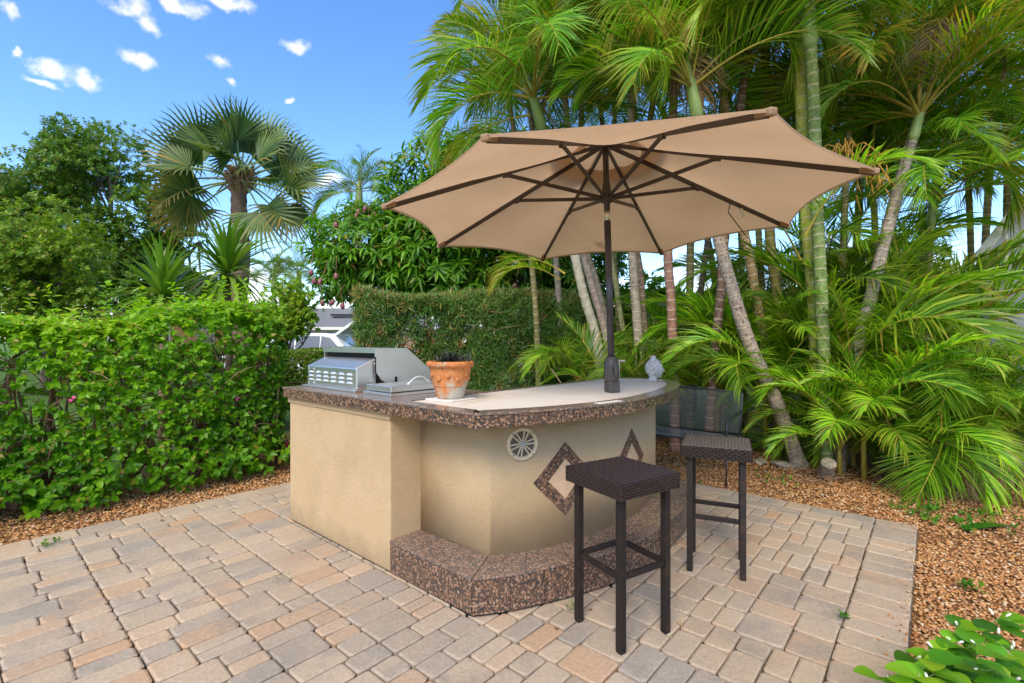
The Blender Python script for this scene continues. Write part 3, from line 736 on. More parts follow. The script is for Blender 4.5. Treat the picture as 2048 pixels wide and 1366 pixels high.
# ================================================================== grill
gr = empty('gas_grill', uv(0, 0, CT), ANG, 'stainless steel gas grill with louvred back on the bar wing', 'grill')
V0, V1 = 1.315, 2.055
MB().box(.085, .80, V0 - .03, V1 + .02, .0005, .016).build('base_flange', M['steel'], gr, bev=.003)
def vprism(poly, v0, v1):
    n = len(poly)
    return MB().add([(a, v0, b) for a, b in poly] + [(a, v1, b) for a, b in poly], [tuple(range(n)), tuple(range(2 * n - 1, n - 1, -1))] + [(i, n + i, n + (i + 1) % n, (i + 1) % n) for i in range(n)])
back = vprism([(.12, .017), (.12, .171), (.275, .238), (.285, .238), (.285, .017)], V0, V1).build('rear_housing', M['steel'], gr, bev=.008)
hood = vprism([(.268, .31), (.55, .31), (.80, .125), (.80, .02), (.42, .02), (.32, .075), (.268, .15)], V0 - .012, V0 - .004).build('hood_side', M['steel'], gr, bev=.002)
vprism([(.268, .31), (.55, .31), (.80, .125), (.80, .02), (.42, .02), (.32, .075), (.268, .15)], V1 + .004, V1 + .012).build('hood_side', M['steel'], gr, bev=.002)
vprism([(.264, .308), (.264, .3135), (.552, .3135), (.804, .127), (.804, .03), (.796, .03), (.796, .125), (.549, .308)], V0 - .0135, V1 + .0135).build('hood_top', M['steel'], gr)
vprism([(.262, .278), (.262, .3125), (.266, .3125), (.266, .278)], V0 - .0135, V1 + .0135).build('hood_lip', M['steel'], gr)
vprism([(.30, .02), (.30, .30), (.545, .30), (.79, .12), (.79, .02)], V0 + .002, V1 - .002).build('firebox', M['black'], gr)
cols = np.linspace(V0 + .09, V1 - .075, 6)
for ci_, vc in enumerate(cols):
    for k in range(3):
        z = .062 + k * .031
        mb = MB().add([(.1195, vc - .03, z - .009), (.1195, vc + .03, z - .009), (.1195, vc - .03, z + .009), (.1195, vc + .03, z + .009), (.108, vc - .028, z - .006), (.108, vc + .028, z - .006)],
                      [(0, 4, 5, 1), (4, 2, 3, 5), (0, 2, 4), (1, 5, 3), (0, 1, 3, 2)])
        mb.build('louver', M['steel_light'], gr)
pl = MB().box(.1175, .1195, cols[5] - .048, cols[5] + .05, .030, .155).build('access_plate', M['steel'], gr)
for dv in (-.04, .042):
    for z in (.037, .148): MB().lathe([(.005, 0), (.004, .003), (0, .004)], 10).build('screw', M['steel_light'], pl, loc=(.1172, cols[5] + dv, z), rot=(0, R(-90), 0))
for (uu, zz, rr_) in ((.24, .075, .006), (.335, .055, .009), (.262, .20, .006)):
    MB().lathe([(rr_, 0), (rr_ * .8, .004), (0, .005)], 12).build('screw', M['steel_light'], gr, loc=(uu, V0 - (.0005 if uu < .262 else .0125), zz), rot=(R(90), 0, 0))
vprism([(.452 + .012 * math.cos(a) , (.085 if math.sin(a) > 0 else .022) + .012 * math.sin(a)) for a in np.linspace(0, 2 * math.pi, 16, endpoint=False)], V0 - .0145, V0 - .0125).build('handle_slot', M['black'], gr)
MB().tube([(.268, V0 - .015, .25), (.266, V0 - .015, .15), (.275, V0 - .015, .10), (.32, V0 - .015, .065), (.40, V0 - .015, .022)], .006, 8).build('seal', M['black'], gr)

sb = empty('side_burner', uv(0, 0, CT), ANG, 'low stainless side burner with a closed lid and arched handle', 'side burner')
MB().box(.10, .60, .87, 1.20, .0005, .020).build('flange', M['steel'], sb, bev=.003)
lid = MB().box(.115, .585, .885, 1.185, .026, .066).build('lid', M['steel'], sb, bev=.004)
MB().box(.13, .57, .90, 1.17, .0195, .0265).build('gap_seal', M['black'], sb)
hp = [(.30, .95, .064)] + [(.30 + .20 * k / 10, .95, .066 + .05 * math.sin(math.pi * k / 10)) for k in range(11)] + [(.50, .95, .064)]
MB().tube(hp, .006, 8).build('handle', M['steel_light'], lid)

# ================================================================== parasol
PB = Vector((.722, 3.488, CT))
par = empty('parasol', PB, 0, 'large tan octagonal market umbrella standing through the bar counter', 'umbrella')
par.rotation_euler = (-.0249, -.0229, 0)
HZ, RUN, RAD, DROP, A0 = 1.825, 1.412, 1.58, .549, R(238.9)
MB().box(-.043, .043, -.043, .043, .0, .085).build('base_sleeve', M['housing'], par, rot=(0, 0, R(18)), bev=.008)
hs = MB().lathe([(.046, .075), (.054, .10), (.056, .14), (.052, .215), (.040, .245), (.030, .258)], 20).build('crank_housing', M['housing'], par)
MB().box(-.03, .03, -.062, -.04, .115, .20).build('crank_cover', M['housing'], hs, bev=.008)
MB().box(-.008, .008, -.066, -.060, .13, .185).build('crank_slot', M['rubber'], hs, bev=.003)
MB().tube([(0, 0, .20), (0, 0, 1.24)], .0245, 20).build('pole', M['pole'], par)
MB().tube([(0, 0, 1.236), (0, 0, 1.32)], .0215, 16).build('tilt_joint', M['steel'], par)
MB().tube([(0, 0, 1.315), (0, 0, HZ)], .0225, 16).build('upper_pole', M['bronze'], par)
MB().box(-.004, .004, -.025, -.018, 1.58, 1.68).build('pole_slot', M['black'], par)
MB().lathe([(.025, 1.372), (.048, 1.385), (.052, 1.41), (.048, 1.435), (.032, 1.45), (.032, 1.475), (.028, 1.49), (.028, 1.515), (.0235, 1.52)], 20).build('runner', M['bronze'], par)
MB().lathe([(.024, HZ - .05), (.045, HZ - .03), (.05, HZ), (.035, HZ + .02), (0, HZ + .03)], 20).build('top_hub', M['bronze'], par)
def tip(k, t=1.0, dz=0.0):
    a = A0 + k * math.pi / 4; return Vector((RAD * t * math.cos(a), RAD * t * math.sin(a), HZ - DROP * t + dz))
for k in range(8):
    a = A0 + k * math.pi / 4
    MB().bar(tip(k, .025, -.022), tip(k, .985, -.022), .016, .028).build('rib', M['bronze'], par)
    MB().bar((math.cos(a) * .045, math.sin(a) * .045, RUN), tip(k, .47, -.038), .014, .024).build('strut', M['bronze'], par)
    MB().bar(tip(k, .455, -.038), tip(k, .49, -.034), .024, .03).build('rib_bracket', M['bronze'], par)
    MB().bar(tip(k, .945, -.018), tip(k, 1.004, -.012), .040, .034).build('corner_pocket', M['canvas'], par, bev=.008)
# canopy gores: scalloped rim, slightly sagging cloth
def gore(k, t0, t1, lift, ns=12, nr=12, scal=.055):
    a = A0 + k * math.pi / 4; mb = MB(); vs_ = []
    for i in range(nr + 1):
        for j in range(ns + 1):
            f = j / ns; e = 4 * f * (1 - f)
            tt = t0 + (t1 - t0) * i / nr
            te = tt * (1 - (scal * e) * (tt ** 2.2 if t1 > .9 else .5 * (tt / t1) ** 3))
            P0, P1 = tip(k, te), tip(k + 1, te); p = P0.lerp(P1, f)
            p.z += lift - .055 * e * math.sin(math.pi * min(1, tt)) * (1 if t1 > .9 else .3) + .018 * (1 - e) * 0
            vs_.append(p)
    fs = [(i * (ns + 1) + j, i * (ns + 1) + j + 1, (i + 1) * (ns + 1) + j + 1, (i + 1) * (ns + 1) + j) for i in range(nr) for j in range(ns)]
    mb.add(vs_, fs, True); return mb
for k in range(8): gore(k, .17, 1.0, 0.0).build('canopy_panel', M['canvas'], par)
cap_ = None
for k in range(8):
    gore(k, .012, .28, .035, 8, 6, .05).build('vent_panel', M['canvas'], par)
for k in range(8):                                   # hem tape along the rim
    pts = []
    for j in range(13):
        f = j / 12; e = 4 * f * (1 - f); te = 1 - .055 * e
        p = tip(k, te).lerp(tip(k + 1, te), f); pts.append(p)
    mb = MB()
    mb.add([p + Vector((0, 0, .002)) for p in pts] + [p * 1.0 + Vector((0, 0, -.014)) for p in pts], [(j, j + 1, 14 + j, 13 + j) for j in range(12)], True)
    mb.build('hem', M['canvas'], par)
MB().bar(tip(3, .72, -.04), tip(3, .735, -.10), .03, .004).build('care_tag', M['bud'], par)
st = tip(3, .66, -.035)
MB().tube([st, st + Vector((.0, .04, -.06)), tip(3, .86, -.05) + Vector((-.10, .08, -.12))], .004, 6).build('shadow_strap', M['bronze'], par)  # thin dark tube standing in for a shadow line under the canopy

# ================================================================== wicker bar stools
def wrap_mat(ax_):
  m, t = newmat('wicker_wrap'); co = objco(t)
  wv = nd(t, 'ShaderNodeTexWave', {'Vector': co, 'Scale': 26.0, 'Distortion': 0.6, 'Detail': 1.0}, wave_type='BANDS', bands_direction=ax_).outputs['Fac']
  c = ramp(t, wv, [(0.2, (0.007, 0.005, 0.0045)), (0.7, (0.022, 0.014, 0.012))])
  c = mixc(t, ramp(t, noise(t, co, 14, 4), [(0.55, 0.0), (0.75, 0.5)]), c, (0.07, 0.035, 0.018))
  finish(t, pbsdf(t, c, 0.55, 0, bump(t, wv, 0.4, 0.003), 0.35)); return m
for _a in 'XYZ': M['wrap' + _a] = wrap_mat(_a)
def weave_side(mb, axis, sgn, half, z0, z1, cols_, rows):
    for r in range(rows):
        zz0 = z0 + (z1 - z0) * r / rows; zz1 = z0 + (z1 - z0) * (r + 1) / rows
        for c_ in range(-1, cols_ + 1):
            a0 = -half + 2 * half * (c_ + (.5 if r % 2 else 0)) / cols_; a1 = a0 + 2 * half / cols_
            a0, a1 = max(a0, -half), min(a1, half)
            if a1 - a0 < .004: continue
            e = .0008; o0, o1 = half + .0005, half + .0055; i_ = .16 * (a1 - a0); j_ = .12 * (zz1 - zz0)
            q = [(a0 + e, zz0 + e, o0), (a1 - e, zz0 + e, o0), (a1 - e, zz1 - e, o0), (a0 + e, zz1 - e, o0), (a0 + i_, zz0 + j_, o1), (a1 - i_, zz0 + j_, o1), (a1 - i_, zz1 - j_, o1), (a0 + i_, zz1 - j_, o1)]
            P = [((a, sgn * o, z) if axis == 1 else (sgn * o, a, z)) for a, z, o in q]
            mb.add(P, [(4, 5, 6, 7), (0, 1, 5, 4), (1, 2, 6, 5), (2, 3, 7, 6), (3, 0, 4, 7)])
def make_stool(loc, rz, label, first=None):
    s = empty('bar_stool', loc, rz, label, 'bar stool', 'wicker bar stools at the counter')
    H, hw, th = .80, .2, .075
    seat = MB().box(-hw, hw, -hw, hw, H - th, H - .001).build('seat', M['wicker_core'], s, bev=.006)
    mb = MB(); n = 20
    for r in range(n):
        for c_ in range(-1, n // 2 + 1):
            x0 = -hw + 2 * hw * (c_ + (.5 if r % 2 else 0)) / (n // 2); x1 = x0 + 2 * hw / (n // 2)
            x0, x1 = max(x0, -hw), min(x1, hw)
            if x1 - x0 < .005: continue
            y0 = -hw + 2 * hw * r / n; y1 = y0 + 2 * hw / n; e = .0007; i_ = .2 * (x1 - x0); j_ = .18 * (y1 - y0); z0, z1 = H - .0008, H + .0036
            mb.add([(x0 + e, y0 + e, z0), (x1 - e, y0 + e, z0), (x1 - e, y1 - e, z0), (x0 + e, y1 - e, z0), (x0 + i_, y0 + j_, z1), (x1 - i_, y0 + j_, z1), (x1 - i_, y1 - j_, z1), (x0 + i_, y1 - j_, z1)],
                   [(4, 5, 6, 7), (0, 1, 5, 4), (1, 2, 6, 5), (2, 3, 7, 6), (3, 0, 4, 7)])
    tag(mb.build('seat_weave', M['wicker'], seat), kind='stuff')
    for ax, sg in ((0, 1), (0, -1), (1, 1), (1, -1)):
        mb = MB(); weave_side(mb, ax, sg, hw, H - th, H - .002, 11, 6); tag(mb.build('side_weave', M['wicker'], seat), kind='stuff')
    L_ = .170 - .018
    for sx in (-1, 1):
        for sy in (-1, 1):
            MB().box(sx * L_ - .018, sx * L_ + .018, sy * L_ - .018, sy * L_ + .018, .006, H - th + .002).build('leg', M['wrapZ'], s, bev=.003)
            f = s.children[-1]
            MB().box(sx * L_ - .016, sx * L_ + .016, sy * L_ - .016, sy * L_ + .016, .0, .008).build('foot_pad', M['rubber'], s)
    for sy in (-1, 1):
        MB().box(-L_ + .018, L_ - .018, sy * L_ - .011, sy * L_ + .011, .335, .362).build('rung', M['wrapX'], s, bev=.003)
        MB().box(sy * L_ - .011, sy * L_ + .011, -L_ + .018, L_ - .018, .335, .362).build('rung', M['wrapY'], s, bev=.003)
    return s
make_stool((.557, 2.466, 0), R(31.8), 'dark brown wicker bar stool nearest the camera, in front of the granite diamond')
make_stool((1.328, 3.146, 0), R(-23.9), 'dark brown wicker bar stool beyond the first, beside the wire bench')

# ================================================================== things on the counter
pot_p = uv(.27, .475, CT)
tl = MB().box(-.11, .11, -.11, .11, 0, .009).build('tile', M['pale_tile'], None, loc=pot_p, rot=(0, 0, ANG + .1), bev=.002)
tag(tl, 'loose cream stone tile lying under the terracotta pot', 'tile')
pot = empty('potted_plant', pot_p + Vector((0, 0, .010)), 0, 'weathered terracotta pot with a dark grassy plant on the counter', 'potted plant')
MB().lathe([(.078, 0), (.082, .008), (.086, .02), (.112, .10), (.128, .17), (.131, .195), (.146, .200), (.150, .212), (.148, .226), (.138, .232), (.126, .228), (.122, .20), (.118, .19)], 48).build('pot', M['terracotta'], pot)
ptb = pot.children[0]
for k in range(12):                                     # raised rosettes and a cord band round the belly
    a = 2 * math.pi * k / 12; z = .150 if k % 2 else .128; rr_ = .1235 if k % 2 else .118
    MB().lathe([(.018, 0), (.016, .004), (.010, .003), (.007, .006), (0, .007)], 12).build('rosette', M['terracotta_plain'], ptb, loc=(rr_ * math.cos(a), rr_ * math.sin(a), z), rot=(0, R(90 - 8), a))
MB().lathe([(.1045, .078), (.1085, .080), (.1105, .084), (.1075, .088)], 48).build('band', M['terracotta'], ptb)
MB().lathe([(.119, .195), (.08, .205), (0, .208)], 24).build('soil', M['soil'], pot)

# ================================================================== leaf scattering
def frames(D, N):
    """rotation matrices with x along D and z near N"""
    D = D / np.linalg.norm(D, axis=1)[:, None]
    Yv = np.cross(N, D); Yv /= (np.linalg.norm(Yv, axis=1)[:, None] + 1e-9)
    Z = np.cross(D, Yv); return np.stack([D, Yv, Z], 2)
LEAF_HEART = (np.array([(0, 0, 0), (.28, .33, .05), (.28, -.33, .05), (.65, .24, .04), (.65, -.24, .04), (1.0, 0, -.10), (.45, 0, -.03)], float),
              np.array([(0, 6, 1), (0, 2, 6), (1, 6, 3), (2, 4, 6), (3, 6, 5), (4, 5, 6)]))
LEAF_LANCE = (np.array([(0, 0, 0), (.35, .11, .03), (.35, -.11, .03), (.72, .085, -.06), (.72, -.085, -.06), (1.0, 0, -.24), (.5, 0, -.03)], float),
              np.array([(0, 6, 1), (0, 2, 6), (1, 6, 3), (2, 4, 6), (3, 6, 5), (4, 5, 6)]))
LEAF_NEEDLE = (np.array([(0, .03, 0), (0, -.03, 0), (.55, .05, .02), (.55, -.05, .02), (1.0, 0, -.10)], float),
               np.array([(0, 1, 3), (0, 3, 2), (2, 3, 4)]))
LEAF_SMALL = (np.array([(0, 0, 0), (.5, .30, .05), (.5, -.30, .05), (1.0, 0, -.08)], float), np.array([(0, 2, 1), (1, 2, 3)]))
LEAF_SWORD = (np.array([(0, .035, 0), (0, -.035, 0), (.4, .055, .03), (.4, -.055, .03), (.75, .035, .0), (.75, -.035, .0), (1.0, 0, -.07)], float),
              np.array([(0, 1, 3), (0, 3, 2), (2, 3, 5), (2, 5, 4), (4, 5, 6)]))
def leaves(name, tpl, P, D, N, S, rnd, mat, parent=None, loc=None, tt=False, kind='stuff'):
    T, F = tpl; n = len(P); Rm = frames(D, N)
    V = np.einsum('nij,kj->nki', Rm, T) * S[:, None, None] + P[:, None]
    Fa = (F[None] + (np.arange(n) * len(T))[:, None, None]).reshape(-1, 3)
    at_ = {'rnd': np.repeat(np.clip(rnd, 0, 1), len(T))}
    if tt: at_['tt'] = np.tile(T[:, 0] / T[:, 0].max(), n)
    me = np_mesh(name, V.reshape(-1, 3), Fa, at_, smooth=False)
    o = link(name, me, mat, parent, loc)
    if kind: o['kind'] = kind
    return o
def unit(n):
    d = rng.normal(size=(n, 3)); return d / np.linalg.norm(d, axis=1)[:, None]
_k = rng.normal(size=(9, 3)); _p = rng.uniform(0, 6.28, 9)
def nz(P, f=1.0):
    """cheap smooth noise in about -1..1"""
    return sum(np.sin(P @ (_k[i] * f) + _p[i]) for i in range(9)) / 4.2
def sprigs(C, A, per, size, spread, droop=0.25, along=0.5, rb=None, jit=.25):
    """per leaves round each sprig centre C with axis A"""
    n = len(C); A = A / np.linalg.norm(A, axis=1)[:, None]
    ref = unit(n); e1 = np.cross(A, ref); e1 /= np.linalg.norm(e1, axis=1)[:, None]; e2 = np.cross(A, e1)
    ph = rng.uniform(0, 6.283, (n, 1)) + np.arange(per)[None] * 2.4 + rng.uniform(-.3, .3, (n, per))
    rad = np.cos(ph)[..., None] * e1[:, None] + np.sin(ph)[..., None] * e2[:, None]
    f = np.linspace(0, 1, per)[None, :, None]
    sp = spread * (1.15 - .55 * f)
    D = A[:, None] * (1 - sp * .6) + rad * sp + rng.normal(0, jit, (n, per, 3)) * .5
    D[..., 2] -= droop
    P = C[:, None] + A[:, None] * (f * along * size) + rad * .02 * size
    N = A[:, None] * .8 + np.array([0, 0, .6]) + rng.normal(0, .25, (n, per, 3))
    S = size * rng.uniform(.65, 1.12, (n, per))
    rb = rng.random(n) if rb is None else rb
    rnd = rb[:, None] * .65 + rng.uniform(0, .35, (n, per))
    return P.reshape(-1, 3), D.reshape(-1, 3), N.reshape(-1, 3), S.ravel(), rnd.ravel()

def limb(mb, a, b, r0, r1, bend=.12, n=6, sides=7):
    a, b = Vector(a), Vector(b); L = (b - a).length; pts = []
    off = Vector(unit(1)[0]) * bend * L
    for i in range(n + 1):
        t_ = i / n; pts.append(a.lerp(b, t_) + off * (4 * t_ * (1 - t_)) * .5 + Vector(unit(1)[0]) * (.02 * L if 0 < i < n else 0))
    mb.tube(pts, [r0 + (r1 - r0) * i / n for i in range(n + 1)], sides); return pts

def blob_points(blobs, n, shell=.55, cut=-.25, f=1.2):
    """points through a crown made of ellipsoids, thicker towards the outside, with ragged gaps"""
    out = []; nor = []
    wts = np.array([b[3] * b[4] * b[5] for b in blobs]) ** .67; wts /= wts.sum()
    for b, w_ in zip(blobs, wts):
        m = int(n * w_ * 1.6); d = unit(m); r = rng.uniform(shell ** 2, 1.0, m) ** .5 * (1 + .16 * nz(d * 3 + np.array(b[:3]), 1.3))
        p = np.array(b[:3]) + d * r[:, None] * np.array(b[3:6])
        k = nz(p, f) > cut
        out.append(p[k]); nor.append((d / np.array(b[3:6]))[k])
    P = np.concatenate(out); N = np.concatenate(nor); N /= np.linalg.norm(N, axis=1)[:, None]
    idx = rng.permutation(len(P))[:n]; return P[idx], N[idx]

def broad_tree(name, label, base, blobs, n, per, size, tpl, mat, trunk_r, bark=(.16, .12, .09), spread=.8, droop=.25, group=None, color=(1, 1, 1), shell=.5, cut=-.2, f=1.2, fork=.35, limbs=True, upw=.5, cat='tree'):
    base = Vector(base); root = empty(name, base, 0, label, cat, group)
    B = [(b[0] - base.x, b[1] - base.y, b[2] - base.z, *b[3:]) for b in blobs]
    C, N = blob_points(B, n, shell, cut, f)
    A = N * .8 + np.array([0, 0, upw]) + rng.normal(0, .35, N.shape)
    zc = C[:, 2]; hi = (zc - zc.min()) / (np.ptp(zc) + 1e-6)
    rb = np.clip(.5 * rng.random(len(C)) + .30 * (nz(C, 1.7) * .5 + .5) + .25 * hi, 0, 1)
    P, D, Nn, S, rnd = sprigs(C, A, per, size, spread, droop, rb=rb)
    o = leaves('crown', tpl, P, D, Nn, S, rnd, mat, root); o.color = (*color, 1)
    mb = MB()
    top = Vector((np.mean([b[0] for b in B]), np.mean([b[1] for b in B]), np.mean([b[2] for b in B])))
    fk = Vector((0, 0, 0)).lerp(top, fork); 
    limb(mb, (0, 0, -.05), fk, trunk_r, trunk_r * .75, .05, 6, 10)
    if limbs:
        for b in B:
            pts = limb(mb, fk, b[:3], trunk_r * .5, trunk_r * .16, .12)
            near = np.argsort(np.linalg.norm(C - np.array(b[:3]), axis=1))[: max(40, len(C) // len(B))]
            for q in rng.choice(near, min(9, len(near)), replace=False):
                limb(mb, pts[rng.integers(3, len(pts))], C[q], trunk_r * .18, trunk_r * .04, .1, 5, 5)
    tr_ = mb.build('trunk', M['bark'], root); tr_.color = (*bark, 1)
    return root

# ================================================================== hedges
def hedge_box(name, label, o, ax, ay, L, W, Hh, n, per, size, tpl, mat, spread, stems, bark, fill=.5, dens=None, color=(1, 1, 1), z0=.12, bulge=.12, droop=.2, brown=False, f=2.0, stem_r=.02, group=None, rise=0.0):
    """o: ground corner; ax along, ay into the hedge"""
    o = Vector(o); root = empty(name, o, 0, label, 'hedge', group)
    ax, ay = np.array(ax), np.array(ay)
    a = rng.uniform(0, L, n); d = np.where(rng.random(n) < fill, np.abs(rng.normal(0, .10, n)), rng.uniform(0, W, n)); z = rng.uniform(z0, Hh, n)
    topm = rng.random(n) < .34 * W / (W + Hh) * 2
    z = np.where(topm, Hh - np.abs(rng.normal(0, .06, n)), z); d = np.where(topm, rng.uniform(0, W, n), d)
    endm = rng.random(n) < .10; a = np.where(endm, np.where(rng.random(n) < .5, np.abs(rng.normal(0, .08, n)), L - np.abs(rng.normal(0, .08, n))), a); d = np.where(endm, rng.uniform(0, W, n), d)
    q = np.stack([a, d * 0, z], 1)
    bl = bulge * nz(q, f) * .8
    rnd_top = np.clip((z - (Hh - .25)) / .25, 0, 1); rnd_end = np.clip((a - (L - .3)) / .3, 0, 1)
    d2 = d + bl * np.clip(1 - d / W * 2, 0, 1) + .20 * rnd_top ** 2 * np.clip(1 - d / W * 2, 0, 1) + .2 * rnd_end ** 2 * np.clip(1 - 2 * d / W, 0, 1)
    z2 = z + .5 * bulge * nz(q, f * 1.4) * rnd_top - .15 * rnd_end * rnd_top
    sm = np.clip((a / L - .45) / .40, 0, 1); z2 = z2 + rise * sm * sm * (3 - 2 * sm) * z / Hh
    front = np.clip(1 - d / W * 3, 0, 1)
    Nv = -ay[None] * front[:, None] + np.array([0, 0, 1.0])[None] * (rnd_top * .9 + .15)[:, None] + ax[None] * (rnd_end * .8)[:, None] + rng.normal(0, .28, (n, 3))
    C = a[:, None] * ax + d2[:, None] * ay + np.array([0, 0, 1])[None] * z2[:, None]
    if dens is not None:
        k = rng.random(n) < dens(a, d, z); C, Nv, rnd_top = C[k], Nv[k], rnd_top[k]; z = z[k]; a = a[k]
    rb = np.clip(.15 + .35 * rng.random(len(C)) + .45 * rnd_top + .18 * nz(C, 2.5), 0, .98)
    if brown: rb = np.where(rng.random(len(C)) < (.05 + .30 * np.clip((z - Hh + .2) / .2, 0, 1) + .22 * np.clip(1 - a / .35, 0, 1)), rng.uniform(.88, 1, len(C)) , np.clip(rb, 0, .80))
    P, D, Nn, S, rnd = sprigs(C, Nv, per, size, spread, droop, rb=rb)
    if brown: rnd = np.repeat(rb, per) * .9 + rng.uniform(0, .1, len(rnd)) * (1) 
    oo = leaves('foliage', tpl, P, D, Nn, S, rnd, mat, root); oo.color = (*color, 1)
    mb = MB()
    for i in range(stems):
        a0 = rng.uniform(.05, L); d0 = rng.uniform(.15, .6) * W
        b0 = Vector(a0 * ax + d0 * ay); a1 = a0 + rng.normal(0, .25); h1 = Hh * rng.uniform(.55, .97)
        b1 = Vector(np.clip(a1, .05, L - .05) * ax + rng.uniform(.06, .6) * W * ay + np.array([0, 0, h1]))
        pts = limb(mb, b0, b1, stem_r * rng.uniform(.6, 1.2), stem_r * .35, .12, 6, 5)
        for j in range(4):
            s0 = pts[rng.integers(1, len(pts))]; dd = ax * rng.normal(0, .35) - ay * rng.uniform(-.2, .45) + np.array([0, 0, rng.uniform(-.15, .35)])
            limb(mb, s0, s0 + Vector(dd), stem_r * .35, stem_r * .12, .2, 4, 4)
    st_ = mb.build('branches', M['twig'], root)
    return root
def left_dens(a, d, z):
    p = np.stack([a, d * 0, z], 1)
    hole = np.exp(-(((z - .90) / .48) ** 2)) * np.clip(.50 + 1.1 * nz(p, 3.2), 0, 1) + .5 * np.clip(nz(p + 5, 5.0), 0, 1)
    low = np.clip(.65 - z * 1.5, 0, .35)
    return np.clip(1 - .80 * hole - low * .6, .08, 1)
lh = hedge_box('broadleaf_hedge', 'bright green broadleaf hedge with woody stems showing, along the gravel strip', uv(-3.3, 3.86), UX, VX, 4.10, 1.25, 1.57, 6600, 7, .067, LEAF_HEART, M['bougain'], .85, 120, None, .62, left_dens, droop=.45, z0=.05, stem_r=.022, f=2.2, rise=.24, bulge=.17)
# sprays reaching out of its top and foot
C = []; A_ = []
for i in range(150):
    a = rng.uniform(-3.2, .9); b = uv(a, rng.uniform(3.95, 4.9)) - lh.location; _s = min(max(((a + 3.3) / 4.1 - .45) / .4, 0), 1); h = rng.uniform(1.48, 1.64) + (.22 if rng.random() < .15 else 0) + .24 * _s * _s * (3 - 2 * _s)
    C.append((b.x, b.y, h)); A_.append((rng.normal(0, .25), rng.normal(0, .25), 1))
for i in range(120):
    a = rng.uniform(-2.4, .8); b = uv(a, rng.uniform(3.62, 3.95)) - lh.location
    C.append((b.x, b.y, rng.uniform(.02, .32))); A_.append((-VX.x * .7 + rng.normal(0, .4), -VX.y * .7 + rng.normal(0, .4), .3))
P, D, Nn, S, rnd = sprigs(np.array(C), np.array(A_), 8, .078, .9, .35, along=1.6)
leaves('foliage', LEAF_HEART, P, D, Nn, S, rnd * .6 + .4 * (P[:, 2] > 1), M['bougain'], lh)
for i in range(2):
    a = rng.uniform(-2.2, .9); z = rng.uniform(.35, 1.45); b = uv(a, 3.83) - lh.location + Vector((0, 0, z))
    mb = MB()
    for k in range(3): mb.tube([b, b + Vector((rng.uniform(-.03, .03), -.02, rng.uniform(-.02, .03)))], [.004, .016], 5)
    mb.build('blossom', M['petal'], lh)

hedge_box('podocarpus_hedge', 'dark clipped needle-leaf hedge with browned top behind the counter', (-2.30, 7.25, 0), (.945, .327, 0), (-.327, .945, 0), 4.0, 1.0, 2.22, 10000, 13, .138, LEAF_NEEDLE, M['podo'], 1.0, 30, None, .55,
          lambda a, d, z: np.clip(.45 + z * .6, .3, 1) * np.clip(.8 + .6 * nz(np.stack([a, d * 0, z], 1), 6.0), .35, 1), droop=.12, z0=.15, brown=True, stem_r=.025, bulge=.26)
hedge_box('low_hedge', 'low rounded small-leaf hedge between the grill and the white car', (-4.3, 7.6, 0), (.86, .51, 0), (-.51, .86, 0), 2.3, 1.6, 1.24, 8000, 7, .052, LEAF_SMALL, M['lime'], .8, 26, None, .5, None, z0=.3, bulge=.2, color=(.75, .8, .7), stem_r=.014)
hedge_box('boundary_hedge', 'long yellow green hedge far behind the palms', (1.2, 12.5, 0), (.995, .1, 0), (-.1, .995, 0), 11.0, 1.2, 2.7, 5200, 6, .15, LEAF_HEART, M['lime'], .8, 20, None, .6, None, z0=.2, bulge=.2, stem_r=.03)
hedge_box('street_hedge', 'far green hedge behind the small round tree', (-19, 19.0, 0), (.995, .1, 0), (-.1, .995, 0), 9.5, 1.2, 1.25, 2600, 6, .16, LEAF_HEART, M['big'], .8, 8, None, .6, None, z0=.2, bulge=.3, stem_r=.03)

# ================================================================== trees
mg = broad_tree('mango_tree', 'dense green mango tree hung with dull red fruit behind the umbrella', (-1.4, 10.4, 0),
    [(-2.85, 10.0, 3.35, 1.2, 1.1, .95), (-1.45, 10.2, 4.5, 1.15, 1.2, 1.15), (-.6, 10.6, 5.0, 1.35, 1.2, 1.0), (.6, 10.8, 4.3, 1.5, 1.2, 1.3), (-1.7, 9.7, 3.3, 1.3, .9, 1.0), (-.2, 10.2, 3.2, 1.4, 1.0, 1.0), (-.9, 10.0, 4.2, 1.2, 1.0, 1.0), (1.3, 10.9, 3.2, 1.2, 1.0, 1.0), (-3.35, 9.9, 2.75, .55, .5, .55), (-1.2, 9.6, 2.7, 1.4, .8, .7), (.5, 9.8, 2.6, 1.4, .8, .6)],
    3700, 13, .25, LEAF_LANCE, M['mango'], .16, (.10, .07, .05), .95, .50, shell=.6, cut=-.55, f=1.6, fork=.55, color=(1.3, 1.25, 1.0))
fruit = MB().lathe([(0, -.055), (.022, -.05), (.038, -.03), (.044, 0), (.038, .03), (.022, .048), (0, .052)], 10).mesh('mango')
for (px, py) in ((622, 545), (628, 562), (640, 563), (645, 606), (664, 605), (685, 612), (672, 552), (716, 424), (713, 432), (730, 418), (738, 436), (700, 450), (748, 430), (672, 450), (840, 545), (1030, 572)):
    p = at(px, py, 8.75 + .6 * (px > 690)) - mg.location
    o = link('mango', fruit, M['mango_fruit'], mg, loc=p, rot=(rng.normal(0, .2), rng.normal(0, .2), 0), scale=(1, .9, 1.15))
    s_ = MB().tube([(0, 0, .05), (.01, 0, .20), (.0, .02, .35)], .004, 4).build('stalk', M['twig'], o)

